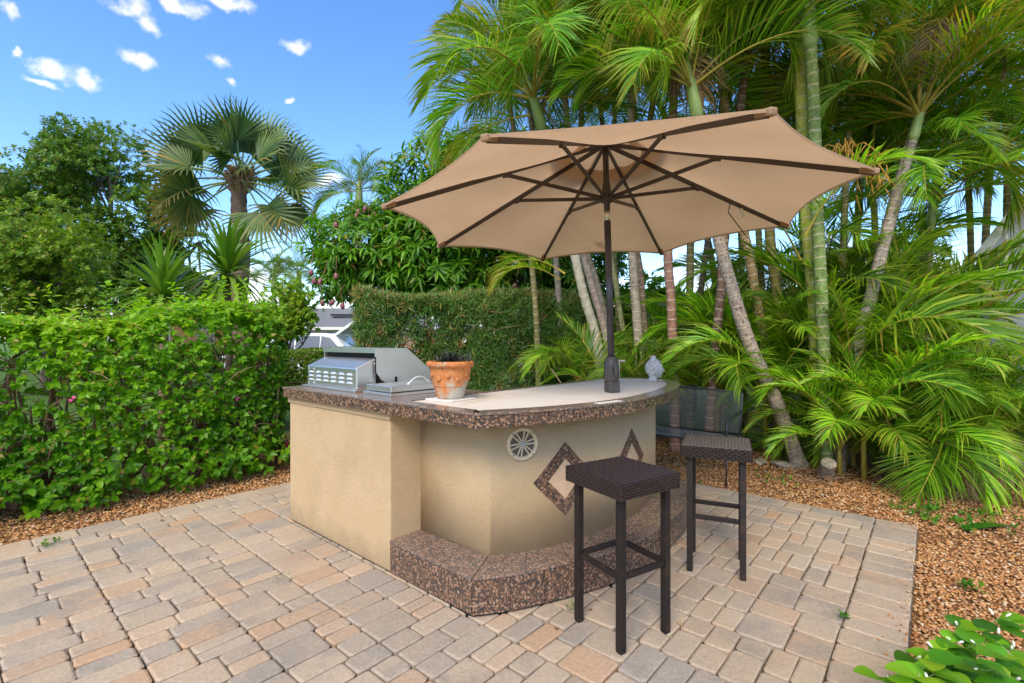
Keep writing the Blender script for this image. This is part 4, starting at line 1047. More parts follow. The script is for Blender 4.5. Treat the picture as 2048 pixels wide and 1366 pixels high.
broad_tree('spreading_tree', 'tall spreading dark green tree behind the left hedge', (-17.5, 24.0, 0),
    [(-23, 24, 9.3, 3.6, 3, 2.7), (-20.0, 24, 9.7, 3.0, 3, 2.5), (-17.5, 23.5, 6.9, 2.6, 2.4, 1.9), (-22, 23, 6.4, 3.6, 2.6, 2.0), (-19.0, 22.5, 5.2, 2.8, 2.2, 1.5), (-15.6, 23.0, 5.4, 2.3, 2.0, 1.2), (-24.5, 23, 7.5, 3, 2.4, 2.4), (-16.3, 23, 3.9, 2.2, 1.8, 1.0), (-21, 22.5, 3.9, 3.0, 2, 1.2), (-17.2, 24, 8.2, 1.6, 1.6, .9), (-14.5, 23.0, 4.4, 1.5, 1.4, .8), (-15.0, 23.2, 6.2, 1.5, 1.4, .8), (-14.6, 23.5, 3.2, 1.6, 1.4, .8)],
    11500, 9, .185, LEAF_SMALL, M['big'], .38, (.13, .11, .09), 1.0, .12, shell=.45, cut=-.15, f=.9, fork=.42, upw=.7)
broad_tree('yellow_green_tree', 'round yellow green leafy tree at the far end of the left hedge', (-13.3, 13.8, 0),
    [(-13.6, 13.8, 4.0, 1.9, 1.6, 1.4), (-12.4, 13.4, 3.2, 1.4, 1.3, 1.2), (-14.2, 13.5, 2.8, 1.7, 1.3, 1.3), (-12.2, 13.2, 2.2, 1.2, 1.0, .9)],
    3000, 9, .135, LEAF_SMALL, M['lime'], .14, (.14, .11, .08), .95, .2, shell=.5, cut=-.5, f=1.5, color=(1.1, 1.05, .9))
broad_tree('small_tree', 'small round light green tree in front of the grey roofed house', (-5.55, 11.9, 0),
    [(-5.6, 12, 2.55, .62, .6, .50), (-5.95, 12, 2.05, .55, .5, .45), (-5.15, 12, 2.1, .60, .5, .50), (-5.5, 11.8, 1.85, .6, .5, .35), (-5.9, 12, 2.8, .35, .3, .3), (-4.95, 12, 1.8, .35, .3, .25)],
    900, 8, .10, LEAF_HEART, M['lime'], .06, (.17, .13, .10), .9, .3, shell=.4, cut=-.40, f=3.0, fork=.45, color=(1.5, 1.4, 1.0))
broad_tree('lime_tree', 'bright yellow green shrub far behind the right palms', (8.3, 10.6, 0),
    [(8.5, 10.8, 2.9, 1.1, 1.0, .9), (7.4, 10.6, 2.2, 1.2, 1.0, .9), (9.3, 10.9, 2.0, 1.0, .9, .9)],
    900, 8, .16, LEAF_HEART, M['lime'], .08, (.17, .13, .10), .9, .3, shell=.4, cut=-.4, f=1.6, color=(1.3, 1.25, 1.0), fork=.5)
broad_tree('garden_shrub', 'pale green shrub under the palms behind the wire bench', (3.9, 10.4, 0),
    [(4.0, 10.5, 1.5, 1.0, .9, .8), (5.2, 10.6, 1.8, 1.1, .9, .9), (2.9, 10.6, 2.1, .9, .9, .8)],
    800, 8, .17, LEAF_HEART, M['lime'], .06, (.17, .13, .10), .9, .3, shell=.4, cut=-.4, f=1.6, color=(1.1, 1.25, .9), fork=.5, cat='shrub')

# fan palm -----------------------------------------------------------------------------------
def fan_mesh(nseg, arc, fold, droop, seed):
    r = np.random.default_rng(seed); V = []; F = []; rd = []; tt = []
    for i in range(nseg):
        a0 = -arc / 2 + arc * i / nseg; a1 = -arc / 2 + arc * (i + 1) / nseg; am = (a0 + a1) / 2
        Ls = (1.0 - .10 * abs(am / (arc / 2)) ** 2) * r.uniform(.92, 1.05); rv_ = r.random()
        def pt(rr, a, up):
            x, y = rr * math.cos(a), rr * math.sin(a)
            return (x, y, up + fold * abs(y) - droop * rr ** 2.4)
        b = len(V)
        V += [pt(.04, a0, 0), pt(.04, a1, 0), pt(.04, am, .004), pt(.46, a0, 0), pt(.46, a1, 0), pt(.46, am, .030), pt(.78 * Ls, am - .020, .01), pt(.78 * Ls, am + .020, .01), pt(Ls, am + r.normal(0, .02), -.03 - .10 * r.random())]
        rd += [rv_] * 9; tt += [0, 0, 0, .45, .45, .45, .8, .8, 1]
        F += [(b, b + 2, b + 5), (b, b + 5, b + 3), (b + 2, b + 1, b + 4), (b + 2, b + 4, b + 5), (b + 3, b + 5, b + 6), (b + 5, b + 4, b + 7), (b + 6, b + 5, b + 7), (b + 6, b + 7, b + 8)]
    return np_mesh('fan_leaf', V, F, {'rnd': rd, 'tt': tt})
fans = [fan_mesh(28, R(215), fo, dr, s) for fo, dr, s in ((.25, .12, 1), (.45, .10, 2), (.15, .25, 3), (.55, .18, 4))]
fp = empty('fan_palm', (-9.15, 16.3, 0), 0, 'tall fan palm with silvery green leaves and thick grey trunk', 'tree')
HB = 6.75
mb = MB(); npt = 40
mb.tube([(.25 * (i / npt - 1) * 0 + .05 * math.sin(i * .3), 0, HB * i / npt - .05) for i in range(npt + 1)], [.27 + .025 * (i % 2) - .04 * i / npt for i in range(npt + 1)], 14)
tk = mb.build('trunk', M['bark'], fp); tk.color = (.22, .14, .10, 1)
mb = MB()
for i in range(46):
    a = rng.uniform(0, 6.28); z = HB - .35 + rng.uniform(0, .75); r0 = .30
    p = Vector((r0 * math.cos(a) * .7, r0 * math.sin(a) * .7, z)); q = p + Vector((math.cos(a) * .28, math.sin(a) * .28, .30))
    mb.bar(p, q, .12, .04)
bt = mb.build('leaf_bases', M['twig'], fp); bt['kind'] = 'stuff'
def fan_leaf(az, el_, pl_, size, var, yel, roll=0.0):
    d = Vector((math.cos(R(az)) * math.cos(R(el_)), math.sin(R(az)) * math.cos(R(el_)), math.sin(R(el_))))
    hb = Vector((d.x * .15, d.y * .15, HB + .1 + .25 * max(0, math.sin(R(el_)))))
    pl_ *= .80; e = hb + d * pl_ - Vector((0, 0, .10 * pl_ * (1 if el_ < 50 else 0)))
    st_ = MB().tube([hb, hb.lerp(e, .5) + Vector((0, 0, .05)), e], [.045, .03, .022], 6).build('leaf_stalk', M['crownshaft'], fp)
    d2 = (e - hb).normalized(); d2.z -= .25; d2.normalize()
    q = d2.to_track_quat('X', 'Z') @ Matrix.Rotation(R(roll), 3, 'X').to_quaternion()
    o = link('fan_leaf', fans[var], M['fan'], fp, loc=e); o.rotation_mode = 'QUATERNION'; o.rotation_quaternion = q; o.scale = (size * 1.10,) * 3; o.color = (.85, .85, .85, yel)
# az measured from +X; -90 points at the camera
for args in ((85, 80, 1.5, 1.45, 0, .0, 80), (110, 62, 1.5, 1.35, 1, .1, 50), (140, 48, 1.9, 1.45, 0, .2, 30), (165, 30, 2.0, 1.35, 1, .1, -50), (178, 8, 2.1, 1.40, 0, .3, 35), (190, -10, 1.9, 1.35, 2, .9, -25), (176, -28, 2.0, 1.40, 3, 1.6, 20),
             (20, 30, 1.9, 1.45, 1, .1, 55), (38, 45, 1.7, 1.35, 0, .1, -40), (2, 8, 2.0, 1.40, 0, .2, 50), (-8, -12, 1.9, 1.40, 3, .8, -30), (-4, -30, 2.0, 1.45, 2, .9, 25), (-25, -48, 1.7, 1.45, 0, .4, 60), 
             (-70, 62, 1.3, 1.35, 1, .1, 20), (-110, 30, 1.2, 1.30, 3, .2, -35), (-145, 12, 1.6, 1.35, 1, .3, -45), (-160, -20, 1.7, 1.35, 2, 1.0, 30), (215, 42, 1.6, 1.3, 0, .1, 45), (90, 25, 1.5, 1.35, 0, 0, 0), (10, 60, 1.6, 1.3, 0, 0, 65), (-80, 48, .9, 1.25, 0, .1, 75), (-110, 68, .9, 1.3, 1, .1, -70), (60, 70, 1.0, 1.35, 0, 0, 80), (120, 40, 1.0, 1.3, 3, .1, -75), (-30, 28, 1.2, 1.25, 1, .2, 60), (200, 20, 1.8, 1.35, 0, .4, 60), (60, -25, 1.4, 1.3, 2, .4, 0)):
    fan_leaf(*args)
mb = MB()
for i in range(26):
    a = rng.uniform(0, 6.28); p = Vector((.2 * math.cos(a), .2 * math.sin(a), HB + .15)); q = p + Vector((math.cos(a) * rng.uniform(.4, 1.0), math.sin(a) * rng.uniform(.4, 1.0), rng.uniform(-.4, .5)))
    mb.tube([p, p.lerp(q, .5) + Vector((0, 0, .12)), q], [.02, .014, .006], 5)
mb.build('flower_stalks', M['twig'], fp)['kind'] = 'stuff'

# yuccas --------------------------------------------------------------------------------------
sword = np_mesh('yucca_leaf', LEAF_SWORD[0], LEAF_SWORD[1], {'rnd': np.full(7, .5)})
swords = []
for k in range(4): swords.append(np_mesh('yucca_leaf', LEAF_SWORD[0] * np.array([1, .72, 1]) + np.array([[0, 0, -.12 * k * (x ** 2)] for x in LEAF_SWORD[0][:, 0]]), LEAF_SWORD[1], {'rnd': np.full(7, .15 + .25 * k)}))
def yucca(loc, h, L, n, label):
    y = empty('yucca', loc, 0, label, 'yucca', 'yuccas rising behind the hedge')
    MB().tube([(0, 0, -.05), (.03, 0, h * .5), (0, 0, h)], [.07, .06, .05], 8).build('stem', M['twig'], y)
    for i in range(n):
        f = (i + .5) / n; el_ = 86 - 125 * f + rng.normal(0, 6); az_ = i * 137.5 + rng.normal(0, 8)
        d = Vector((math.cos(R(az_)) * math.cos(R(el_)), math.sin(R(az_)) * math.cos(R(el_)), math.sin(R(el_))))
        o = link('leaf', swords[rng.integers(0, 4)], M['yucca'], y, loc=(d.x * .04, d.y * .04, h + .12 * (1 - f)))
        o.rotation_mode = 'QUATERNION'; o.rotation_quaternion = d.to_track_quat('X', 'Z'); o.scale = (L * rng.uniform(.8, 1.1),) * 3
        sh = .8 + .4 * rng.random(); o.color = (sh, sh, sh, 0)
yucca((at(455, 560, 8.3).x, 8.3, 0), at(455, 552, 8.3).z, 1.0, 130, 'taller yucca with a spiky leaf head in front of the fan palm trunk')
yucca((at(325, 600, 7.2).x, 7.2, 0), at(325, 598, 7.2).z, .85, 130, 'shorter yucca with a spiky leaf head beside the orange house')

# ================================================================== feather palms
def frond_mesh(elev, droop, seed, n=64, ll=.40, w0=.0098, vang=34, grav=.35, twist=0.0, side_curve=0.0, curl=1.0):
    r = np.random.default_rng(seed); V = []; F = []; mi = []; rd = []; tt = []
    K = 40; s = np.linspace(0, 1, K + 1); ph = R(elev) - R(droop) * s ** 1.5
    X = np.concatenate([[0], np.cumsum(np.cos(ph[:-1]) / K)]); Z = np.concatenate([[0], np.cumsum(np.sin(ph[:-1]) / K)]); Yc = side_curve * s ** 2
    def cen(q): return np.array([np.interp(q, s, X), np.interp(q, s, Yc), np.interp(q, s, Z)]), np.interp(q, s, ph)
    for side in (-1, 1):
        for i in range(n):
            q = .16 + .83 * (i + r.uniform(-.45, .45)) / n; q = min(max(q, .1), .995)
            if r.random() < .05: continue
            c_, p = cen(q); T = np.array([math.cos(p), 2 * side_curve * q, math.sin(p)]); T /= np.linalg.norm(T); Nn = np.array([-math.sin(p), 0, math.cos(p)]); B = np.cross(Nn, T)
            x = (q - .16) / .84
            L_ = ll * (.62 + .38 * math.sin(math.pi * min(1, x * 1.25 + .12))) * (1 - .55 * max(0, x - .6) / .4) * r.uniform(.82, 1.1)
            al = R(62 - 38 * x) + r.normal(0, .08); be = R(vang * (1 - .3 * x)) + r.normal(0, .20)
            d = math.cos(al) * T + math.sin(al) * (side * B * math.cos(be) + Nn * math.sin(be)); d /= np.linalg.norm(d)
            wd = T - d * (T @ d); wd /= np.linalg.norm(wd); wd = wd * math.cos(.5) + np.cross(d, wd) * math.sin(.5) * side
            b = len(V); rv_ = r.random()
            g = grav * r.uniform(.7, 1.4) * curl
            for tau, wf in ((0, .5), (.3, 1.0), (.65, .85), (1.0, .06)):
                pt = c_ + d * L_ * tau + np.array([0, 0, -g * L_ * tau ** 2]); hw = w0 * .5 * wf * (.7 + .3 * math.sin(math.pi * x))
                V += [pt - wd * hw, pt + wd * hw]; rd += [rv_, rv_]; tt += [tau, tau]
            for k in range(3): F.append((b + 2 * k, b + 2 * k + 1, b + 2 * k + 3, b + 2 * k + 2)); mi.append(0)
    b = len(V); sd = 5; st_ = 12
    for i in range(st_ + 1):
        q = i / st_; c_, p = cen(q); rr = .0085 * (1 - .85 * q) + (.006 * max(0, 1 - q * 8)); Nn = np.array([-math.sin(p), 0, math.cos(p)]); B = np.array([0, 1, 0])
        for k in range(sd): a = 2 * math.pi * k / sd; V.append(c_ + (Nn * math.sin(a) + B * math.cos(a)) * rr); rd.append(.5); tt.append(0)
    for i in range(st_):
        for k in range(sd): F.append((b + i * sd + k, b + i * sd + (k + 1) % sd, b + (i + 1) * sd + (k + 1) % sd, b + (i + 1) * sd + k)); mi.append(1)
    me = np_mesh('frond', np.array(V), F, {'rnd': rd, 'tt': tt}, mi); me.materials.append(M['frond']); me.materials.append(M['rachis']); return me
FR = {'up': [frond_mesh(80, 60, 1), frond_mesh(76, 85, 2, side_curve=.1), frond_mesh(72, 75, 3, side_curve=-.1)],
      'mid': [frond_mesh(58, 95, 4), frond_mesh(50, 105, 5, side_curve=.12), frond_mesh(62, 115, 6, side_curve=-.1), frond_mesh(45, 80, 7)],
      'low': [frond_mesh(30, 100, 8), frond_mesh(22, 95, 9, side_curve=.1), frond_mesh(36, 120, 10, side_curve=-.12)],
      'hang': [frond_mesh(5, 85, 11, grav=.5), frond_mesh(-5, 80, 12, grav=.6, side_curve=.1), frond_mesh(15, 125, 13, grav=.5)]}
dead_mesh = frond_mesh(-10, 75, 20, n=34, ll=.30, w0=.014, grav=1.0, vang=10)
dead_mesh.materials.clear(); dead_mesh.materials.append(M['dry']); dead_mesh.materials.append(M['twig'])
dead_mesh2 = frond_mesh(12, 120, 21, n=34, ll=.32, w0=.014, grav=1.1, vang=10)
dead_mesh2.materials.clear(); dead_mesh2.materials.append(M['dry']); dead_mesh2.materials.append(M['twig'])

def add_frond(root, kind, p, az_, scale, bright=1.0, yel=.25, warm=0.0, idx=None, tilt=0.0, roll=0.0):
    ms = FR[kind]; me = ms[rng.integers(0, len(ms)) if idx is None else idx]
    o = bpy.data.objects.new('frond', me); COL.objects.link(o); o.parent = root; o.location = Vector(p) - root.location
    o.rotation_euler = (R(roll), R(-tilt), R(az_)); o.rotation_mode = 'XYZ'; o.scale = (scale,) * 3
    o.color = (bright * (1 + .75 * warm), bright * (1 + .38 * warm), bright * (1 - .3 * warm), yel); return o
def stem_mesh(path, r0, r1, n=10, ring=.13):
    P = spline(path, 10); L = arclen(P); m = int(L[-1] / .043) + 2; pts = [sample(P, L, L[-1] * i / m) for i in range(m + 1)]
    rad = []
    for i in range(m + 1):
        f = i / m; s_ = L[-1] * f; rad.append((r0 + (r1 - r0) * f) * (1 + .35 * max(0, 1 - s_ / .25) ** 2) * (1.055 if (s_ % ring) < .043 else 1.0))
    mb = MB().tube(pts, rad, n); me = mb.mesh('stem'); a_ = me.attributes.new('along', 'FLOAT', 'POINT')
    a_.data.foreach_set('value', np.repeat(np.linspace(0, L[-1], m + 1), n).astype(np.float32)); return me, P
PG = 'feather palms of the clump on the right'
def palm(label, path, r0, r1, col, lich, nf_, fl, shaft=.55, kinds=None, bright=1.0, warm=0.0, yel=.3, az0=0.0, seed=0, dead=0, name='areca_palm', group=PG):
    global rng
    keep = rng; rng = np.random.default_rng(500 + seed)
    base = Vector(path[0]); root = empty(name, base, 0, label, 'palm', group); nf = nf_ + (4 if name == 'areca_palm' else 0)
    path = [Vector(p) for p in path]; path[0].z = -.05; base.z = -.05
    root.location = base; rel = [p - base for p in path]
    me, P = stem_mesh(rel, r0, r1); st_ = link('trunk', me, M['palm_stem'], root); st_.color = (*col, lich)
    top = P[-1]; dr = (P[-1] - P[-4]).normalized()
    ctop = top
    if shaft > 0:
        ctop = top + dr * shaft
        MB().tube([top - dr * .02, top + dr * .06, top + dr * shaft * .4, ctop, ctop + dr * .25], [r1 * 1.0, r1 * 1.30, r1 * 1.22, r1 * .95, r1 * .25], 12).build('crownshaft', M['crownshaft'], root)
    for i in range(nf):
        f = i / max(1, nf - 1); k = kinds[i % len(kinds)] if kinds else ('up' if f < .28 else 'mid' if f < .66 else 'low' if f < .90 else 'hang')
        b = bright * rng.uniform(.75, 1.45); wm = warm * .6 + (rng.uniform(0, .8) if rng.random() < .15 else rng.uniform(-.1, .2))
        add_frond(root, k, base + ctop - dr * (.10 * f * shaft + .02), az0 + i * 137.5 + rng.normal(0, 12), fl * rng.uniform(.82, 1.12), b, yel * rng.uniform(.1, 2.2), wm, roll=rng.normal(0, 10), tilt=rng.normal(0, 6))
    for i in range(dead):
        o = link('dead_frond', (dead_mesh, dead_mesh2)[i % 2], None, root, loc=ctop - dr * .1, rot=(rng.normal(0, .2), rng.uniform(-.1, .5), rng.uniform(0, 6.28)), scale=fl * rng.uniform(.5, .75))
    rng = keep; return root
def gp(px, py): return ground(px, py)
GREEN, OLIVE, BROWN, GREY, RUST = (.22, .30, .06), (.22, .19, .06), (.16, .09, .05), (.27, .22, .17), (.24, .12, .07)
# trunks in picture order, left to right
palm('pale green palm stem leaning left just left of the umbrella pole', [(1.42, 7.1, 0), at(1195, 690, 7.1), at(1165, 580, 7.05), at(1125, 400, 7.0), at(1085, 260, 6.9)], .075, .06, (.42, .38, .28), .3, 13, 2.1, .5, seed=1, az0=160, yel=.45)
palm('slim grey palm stem leaning left, second beside the umbrella pole', [(1.60, 7.5, 0), at(1215, 690, 7.5), at(1180, 560, 7.5), at(1150, 430, 7.5), at(1130, 190, 7.4)], .06, .05, (.33, .25, .20), .5, 12, 2.0, .5, seed=2, az0=100, yel=.5, dead=1)
palm('thin grey palm stem leaning left, hard behind the umbrella pole', [(1.75, 8.0, 0), at(1222, 690, 8.0), at(1195, 570, 8.0), at(1160, 420, 8.0), at(1170, 60, 7.9)], .05, .045, GREY, .4, 12, 2.0, .5, seed=3, az0=30, yel=.6, dead=1)
palm('thin green palm stem leaning left, right of the umbrella pole', [(2.15, 7.9, 0), at(1250, 680, 7.9), at(1232, 570, 7.9), at(1215, 450, 7.9), at(1230, 230, 7.8)], .045, .04, (.30, .30, .12), .3, 9, 1.7, .4, seed=4, az0=60)
palm('straight grey palm stem, middle of the pair behind the statue side of the counter', [at(1282, 870, 7.0), at(1278, 700, 7.0), at(1268, 560, 7.0), at(1262, 420, 7.0), at(1265, 100, 7.0)], .07, .06, (.33, .27, .19), .7, 13, 2.1, .5, seed=5, az0=200, yel=.5, dead=1)
palm('slim rusty palm stem touching the grey one behind the counter', [at(1300, 860, 7.3), at(1292, 700, 7.3), at(1282, 560, 7.3), at(1274, 420, 7.3), at(1330, 60, 7.2)], .05, .045, (.26, .17, .11), .4, 10, 1.9, .5, seed=6, az0=20)
palm('reddish brown palm stem directly above the stone head', [at(1350, 890, 6.6), at(1347, 740, 6.6), at(1342, 600, 6.6), at(1336, 480, 6.6), at(1350, 130, 6.5)], .065, .055, (.30, .15, .10), .5, 13, 2.1, .5, seed=7, az0=80, yel=.5, dead=1)
palm('green and brown palm stem, first right of the reddish stem', [at(1378, 860, 7.6), at(1378, 680, 7.6), at(1380, 560, 7.6), at(1384, 430, 7.6), at(1410, 90, 7.6)], .06, .05, OLIVE, .3, 11, 1.9, .5, seed=8, az0=140)
palm('slim palm stem leaning right, second right of the reddish stem', [at(1372, 840, 8.2), at(1395, 640, 8.2), at(1410, 520, 8.2), at(1428, 400, 8.2), at(1480, 40, 8.2)], .05, .045, (.22, .15, .10), .3, 11, 1.9, .5, seed=9, az0=240, dead=1)
palm('dark brown ringed palm stem behind the leaning trunk', [at(1415, 880, 6.4), at(1428, 720, 6.4), at(1442, 580, 6.4), at(1450, 470, 6.4), at(1500, 60, 6.5)], .06, .05, (.17, .09, .055), .6, 12, 2.0, .5, seed=10, az0=45, yel=.5)
palm('rough grey palm trunk leaning strongly left from the right clump', [(3.42, 5.75, 0), at(1555, 810, 5.75), at(1500, 690, 5.75), at(1462, 570, 5.75), at(1432, 450, 5.75), at(1395, 240, 5.75)], .085, .06, (.34, .26, .20), 1.0, 11, 2.0, .45, seed=11, az0=90, yel=.5)
palm('orange brown palm stem with a pale upper half, leaning left', [at(1570, 850, 6.6), at(1520, 640, 6.6), at(1500, 520, 6.6), at(1482, 430, 6.6), at(1440, 140, 6.7)], .065, .055, (.34, .22, .09), .9, 11, 2.0, .5, seed=12, az0=180)
palm('olive palm stem between the leaning trunks and the tall green pair', [at(1575, 870, 6.9), at(1562, 660, 6.9), at(1550, 560, 6.9), at(1538, 430, 6.9), at(1530, 20, 6.9)], .07, .06, (.28, .21, .05), .3, 12, 2.1, .5, seed=13, az0=10)
palm('yellow green ringed palm stem, left of the tall pair', [at(1640, 880, 5.75), at(1628, 620, 5.75), at(1612, 420, 5.75), at(1602, 200, 5.75), at(1598, 60, 5.75)], .070, .060, (.34, .34, .05), .4, 8, 1.9, .5, seed=14, az0=120, warm=.3, yel=.8)
palm('bright green white ringed palm stem, right of the tall pair', [at(1655, 900, 5.5), at(1645, 640, 5.5), at(1635, 430, 5.5), at(1627, 200, 5.5), at(1621, 96, 5.5)], .064, .062, (.17, .24, .06), .6, 9, 2.1, .9, seed=15, az0=70, yel=.5)
palm('grey palm trunk leaning right, bearing orange flower stalks', [at(1672, 930, 5.6), at(1705, 740, 5.7), at(1745, 580, 5.8), at(1790, 400, 5.9), at(1830, 260, 6.0), at(1872, 110, 6.1)], .075, .055, (.30, .24, .18), .8, 12, 2.0, .45, seed=16, az0=20, yel=.7, warm=.15, dead=2)
palm('slim dark palm stem behind the right leaning grey trunk', [at(1700, 880, 7.2), at(1705, 640, 7.2), at(1715, 450, 7.2), at(1725, 330, 7.2), at(1760, 60, 7.2)], .05, .045, (.17, .12, .08), .6, 12, 2.0, .5, seed=17, az0=150)
palm('thin palm stem far right behind the wide fronds', [at(1800, 860, 7.8), at(1830, 620, 7.8), at(1870, 400, 7.8), at(1930, 60, 7.8)], .05, .045, (.25, .24, .10), .4, 12, 2.1, .5, seed=18, az0=60, yel=.5)
palm('tall palm behind the clump whose crown fills the top right', [at(1960, 860, 8.6), at(1970, 500, 8.6), at(1990, 200, 8.6), at(2010, -60, 8.6)], .06, .05, OLIVE, .4, 12, 2.3, .5, seed=19, az0=100, yel=.4)
palm('tall palm behind the clump whose crown shows above the umbrella', [at(1440, 880, 9.0), at(1420, 500, 9.0), at(1300, 150, 9.0), at(1240, -80, 9.0)], .06, .05, OLIVE, .4, 13, 2.3, .5, seed=20, az0=130, yel=.4)
palm('tall palm at the left of the clump with arching outer fronds', [at(1130, 850, 8.4), at(1110, 500, 8.4), at(1060, 200, 8.4), at(1120, 20, 8.4)], .055, .05, GREY, .4, 13, 2.1, .5, seed=21, az0=190, yel=.5, dead=1)
palm('palm whose drooping crown hangs beside the right leaning grey trunk', [at(1690, 920, 5.9), at(1715, 740, 5.9), at(1752, 560, 5.9), at(1790, 420, 5.9), at(1826, 280, 5.9)], .055, .045, GREY, .6, 11, 1.9, .35, seed=41, az0=10, yel=.9, warm=.35, kinds=('mid', 'low', 'mid', 'up', 'low'))
palm('half grown palm with its crown low behind the grey trunk', [at(1740, 880, 7.0), at(1745, 640, 7.0), at(1750, 470, 7.0), at(1745, 380, 7.0)], .045, .04, OLIVE, .4, 12, 2.0, .4, seed=42, az0=70, yel=.5)
palm('half grown palm with its crown low at the far right', [at(1950, 880, 7.4), at(1945, 640, 7.4), at(1940, 440, 7.4), at(1935, 340, 7.4)], .045, .04, OLIVE, .4, 12, 2.0, .4, seed=43, az0=170, yel=.5)
palm('half grown palm between the tall green pair and the umbrella tip', [at(1690, 880, 6.6), at(1685, 620, 6.6), at(1690, 400, 6.6), at(1700, 210, 6.6)], .045, .04, OLIVE, .4, 12, 1.9, .4, seed=44, az0=250, yel=.6, warm=.2)
palm('palm behind the umbrella rim with its crown left of the tall pair', [at(1540, 880, 7.4), at(1525, 600, 7.4), at(1510, 350, 7.4), at(1500, 230, 7.4)], .05, .04, OLIVE, .4, 12, 1.9, .4, seed=45, az0=200, yel=.5)
palm('palm behind the umbrella top with its crown over the vent', [at(1240, 880, 8.4), at(1235, 600, 8.4), at(1210, 300, 8.4), at(1195, 170, 8.4)], .05, .04, OLIVE, .4, 13, 2.0, .4, seed=46, az0=110, yel=.6)
palm('palm at the far left of the clump with its crown above the mango tree', [at(1080, 880, 7.8), at(1070, 600, 7.8), at(1040, 340, 7.8), at(1020, 220, 7.8)], .05, .04, OLIVE, .4, 12, 1.8, .4, seed=47, az0=140, yel=.7)
palm('slim palm with a mid height crown, first behind the tall green pair', [at(1610, 880, 8.0), at(1608, 640, 8.0), at(1604, 470, 8.0), at(1600, 340, 8.0)], .045, .04, OLIVE, .4, 12, 1.9, .4, seed=51, az0=20, yel=.5, bright=1.15)
palm('slim palm with a mid height crown, right of the tall green pair', [at(1780, 880, 7.6), at(1782, 640, 7.6), at(1786, 450, 7.6), at(1780, 310, 7.6)], .045, .04, OLIVE, .4, 13, 2.0, .4, seed=52, az0=90, yel=.6, bright=1.15)
palm('slim palm with the lowest crown right of the grey trunk', [at(1850, 880, 6.8), at(1852, 700, 6.8), at(1858, 540, 6.8), at(1862, 450, 6.8)], .045, .04, OLIVE, .4, 13, 1.9, .4, seed=53, az0=150, yel=.5, bright=1.2)
palm('slim palm with its crown in front of the grey building', [at(2005, 880, 7.0), at(2008, 700, 7.0), at(2012, 480, 7.0), at(2015, 330, 7.0)], .045, .04, OLIVE, .4, 13, 1.9, .4, seed=54, az0=60, yel=.5)
palm('slim palm with its crown just under the umbrella rim', [at(1490, 880, 8.6), at(1486, 640, 8.6), at(1482, 500, 8.6), at(1478, 400, 8.6)], .045, .04, OLIVE, .4, 12, 1.8, .4, seed=55, az0=240, yel=.5, bright=1.15)
# young shoots: low sprays of fronds from the ground
def shoot(label, loc, nf, fl, kinds, seed, bright=1.0, warm=.1, h=.25, yel=.3, az0=0.0, aim=None):
    global rng
    keep = rng; rng = np.random.default_rng(900 + seed)
    loc = Vector(loc); root = empty('young_palm', loc, 0, label, 'palm', 'young palm shoots in the bed')
    MB().tube([(0, 0, -.03), (0, 0, h * .6), (0, 0, h)], [.030, .024, .014], 7).build('stem', M['rachis'], root)
    for i in range(nf):
        az_ = az0 + i * 137.5 + rng.normal(0, 14) if aim is None else aim[0] + rng.uniform(-aim[1], aim[1])
        add_frond(root, kinds[i % len(kinds)], loc + Vector((0, 0, h * rng.uniform(.7, 1.0))), az_, fl * rng.uniform(.8, 1.15), bright * rng.uniform(.75, 1.25), yel * rng.uniform(.0, 1.5), warm + rng.uniform(-.1, .35), roll=rng.normal(0, 14), tilt=rng.normal(0, 8))
    rng = keep; return root
shoot('young palm behind the counter, left of the umbrella pole', (1.35, 6.7, 0), 9, 1.45, ('mid', 'up', 'mid', 'low'), 1, 1.0, .1, h=.55)
shoot('young palm behind the counter, between pole and stone head', (1.85, 6.9, 0), 10, 1.4, ('mid', 'up', 'up', 'mid'), 2, 1.1, .1, h=.6)
shoot('young palm behind the stone head', (2.55, 7.5, 0), 10, 1.6, ('mid', 'up', 'mid', 'up'), 3, .95, .05, h=.7)
shoot('young palm behind the wire bench', (3.05, 7.2, 0), 12, 1.7, ('up', 'mid', 'up', 'mid'), 4, 1.1, .2, h=.6)
shoot('young palm with lime fronds at the foot of the leaning trunk', (3.35, 6.4, 0), 11, 1.7, ('up', 'mid', 'mid', 'up'), 5, 1.2, .35, h=.8, az0=50)
shoot('young palm at the front of the clump with fronds drooping to the gravel', (4.05, 5.75, 0), 11, 1.45, ('mid', 'mid', 'low', 'up'), 6, 1.1, .2, h=.14, yel=.6)
shoot('young palm right of the clump arching over the gravel', (4.6, 5.55, 0), 11, 1.75, ('mid', 'low', 'up', 'mid'), 7, .95, .05, h=.6)
shoot('young palm far right beside the brick path', (5.35, 5.6, 0), 11, 1.8, ('mid', 'up', 'low', 'mid'), 8, .95, .05, h=.7, yel=.4)
shoot('tall young palm in the middle of the right clump', (4.2, 6.0, 0), 12, 2.2, ('up', 'up', 'mid', 'mid'), 9, 1.1, .25, h=1.2, yel=.4)
shoot('tall young palm whose fronds reach the grey shed', (5.2, 6.2, 0), 12, 2.3, ('up', 'mid', 'mid', 'up'), 10, 1.0, .15, h=1.3, yel=.6)
shoot('young palm behind the tall green pair', (4.6, 7.2, 0), 12, 2.2, ('up', 'mid', 'up', 'mid'), 11, .9, .1, h=1.4)
shoot('young palm in the shade behind the clump', (3.4, 7.8, 0), 11, 2.0, ('up', 'mid', 'up', 'mid'), 12, .85, .0, h=1.0)
shoot('young palm beside the dark clipped hedge', (1.1, 7.9, 0), 8, 1.6, ('up', 'mid', 'mid'), 13, 1.0, .2, h=.9)
shoot('young palm in front of the tall green pair', (3.95, 5.75, 0), 10, 1.7, ('up', 'mid', 'mid', 'up'), 14, 1.2, .25, h=.5, az0=20)
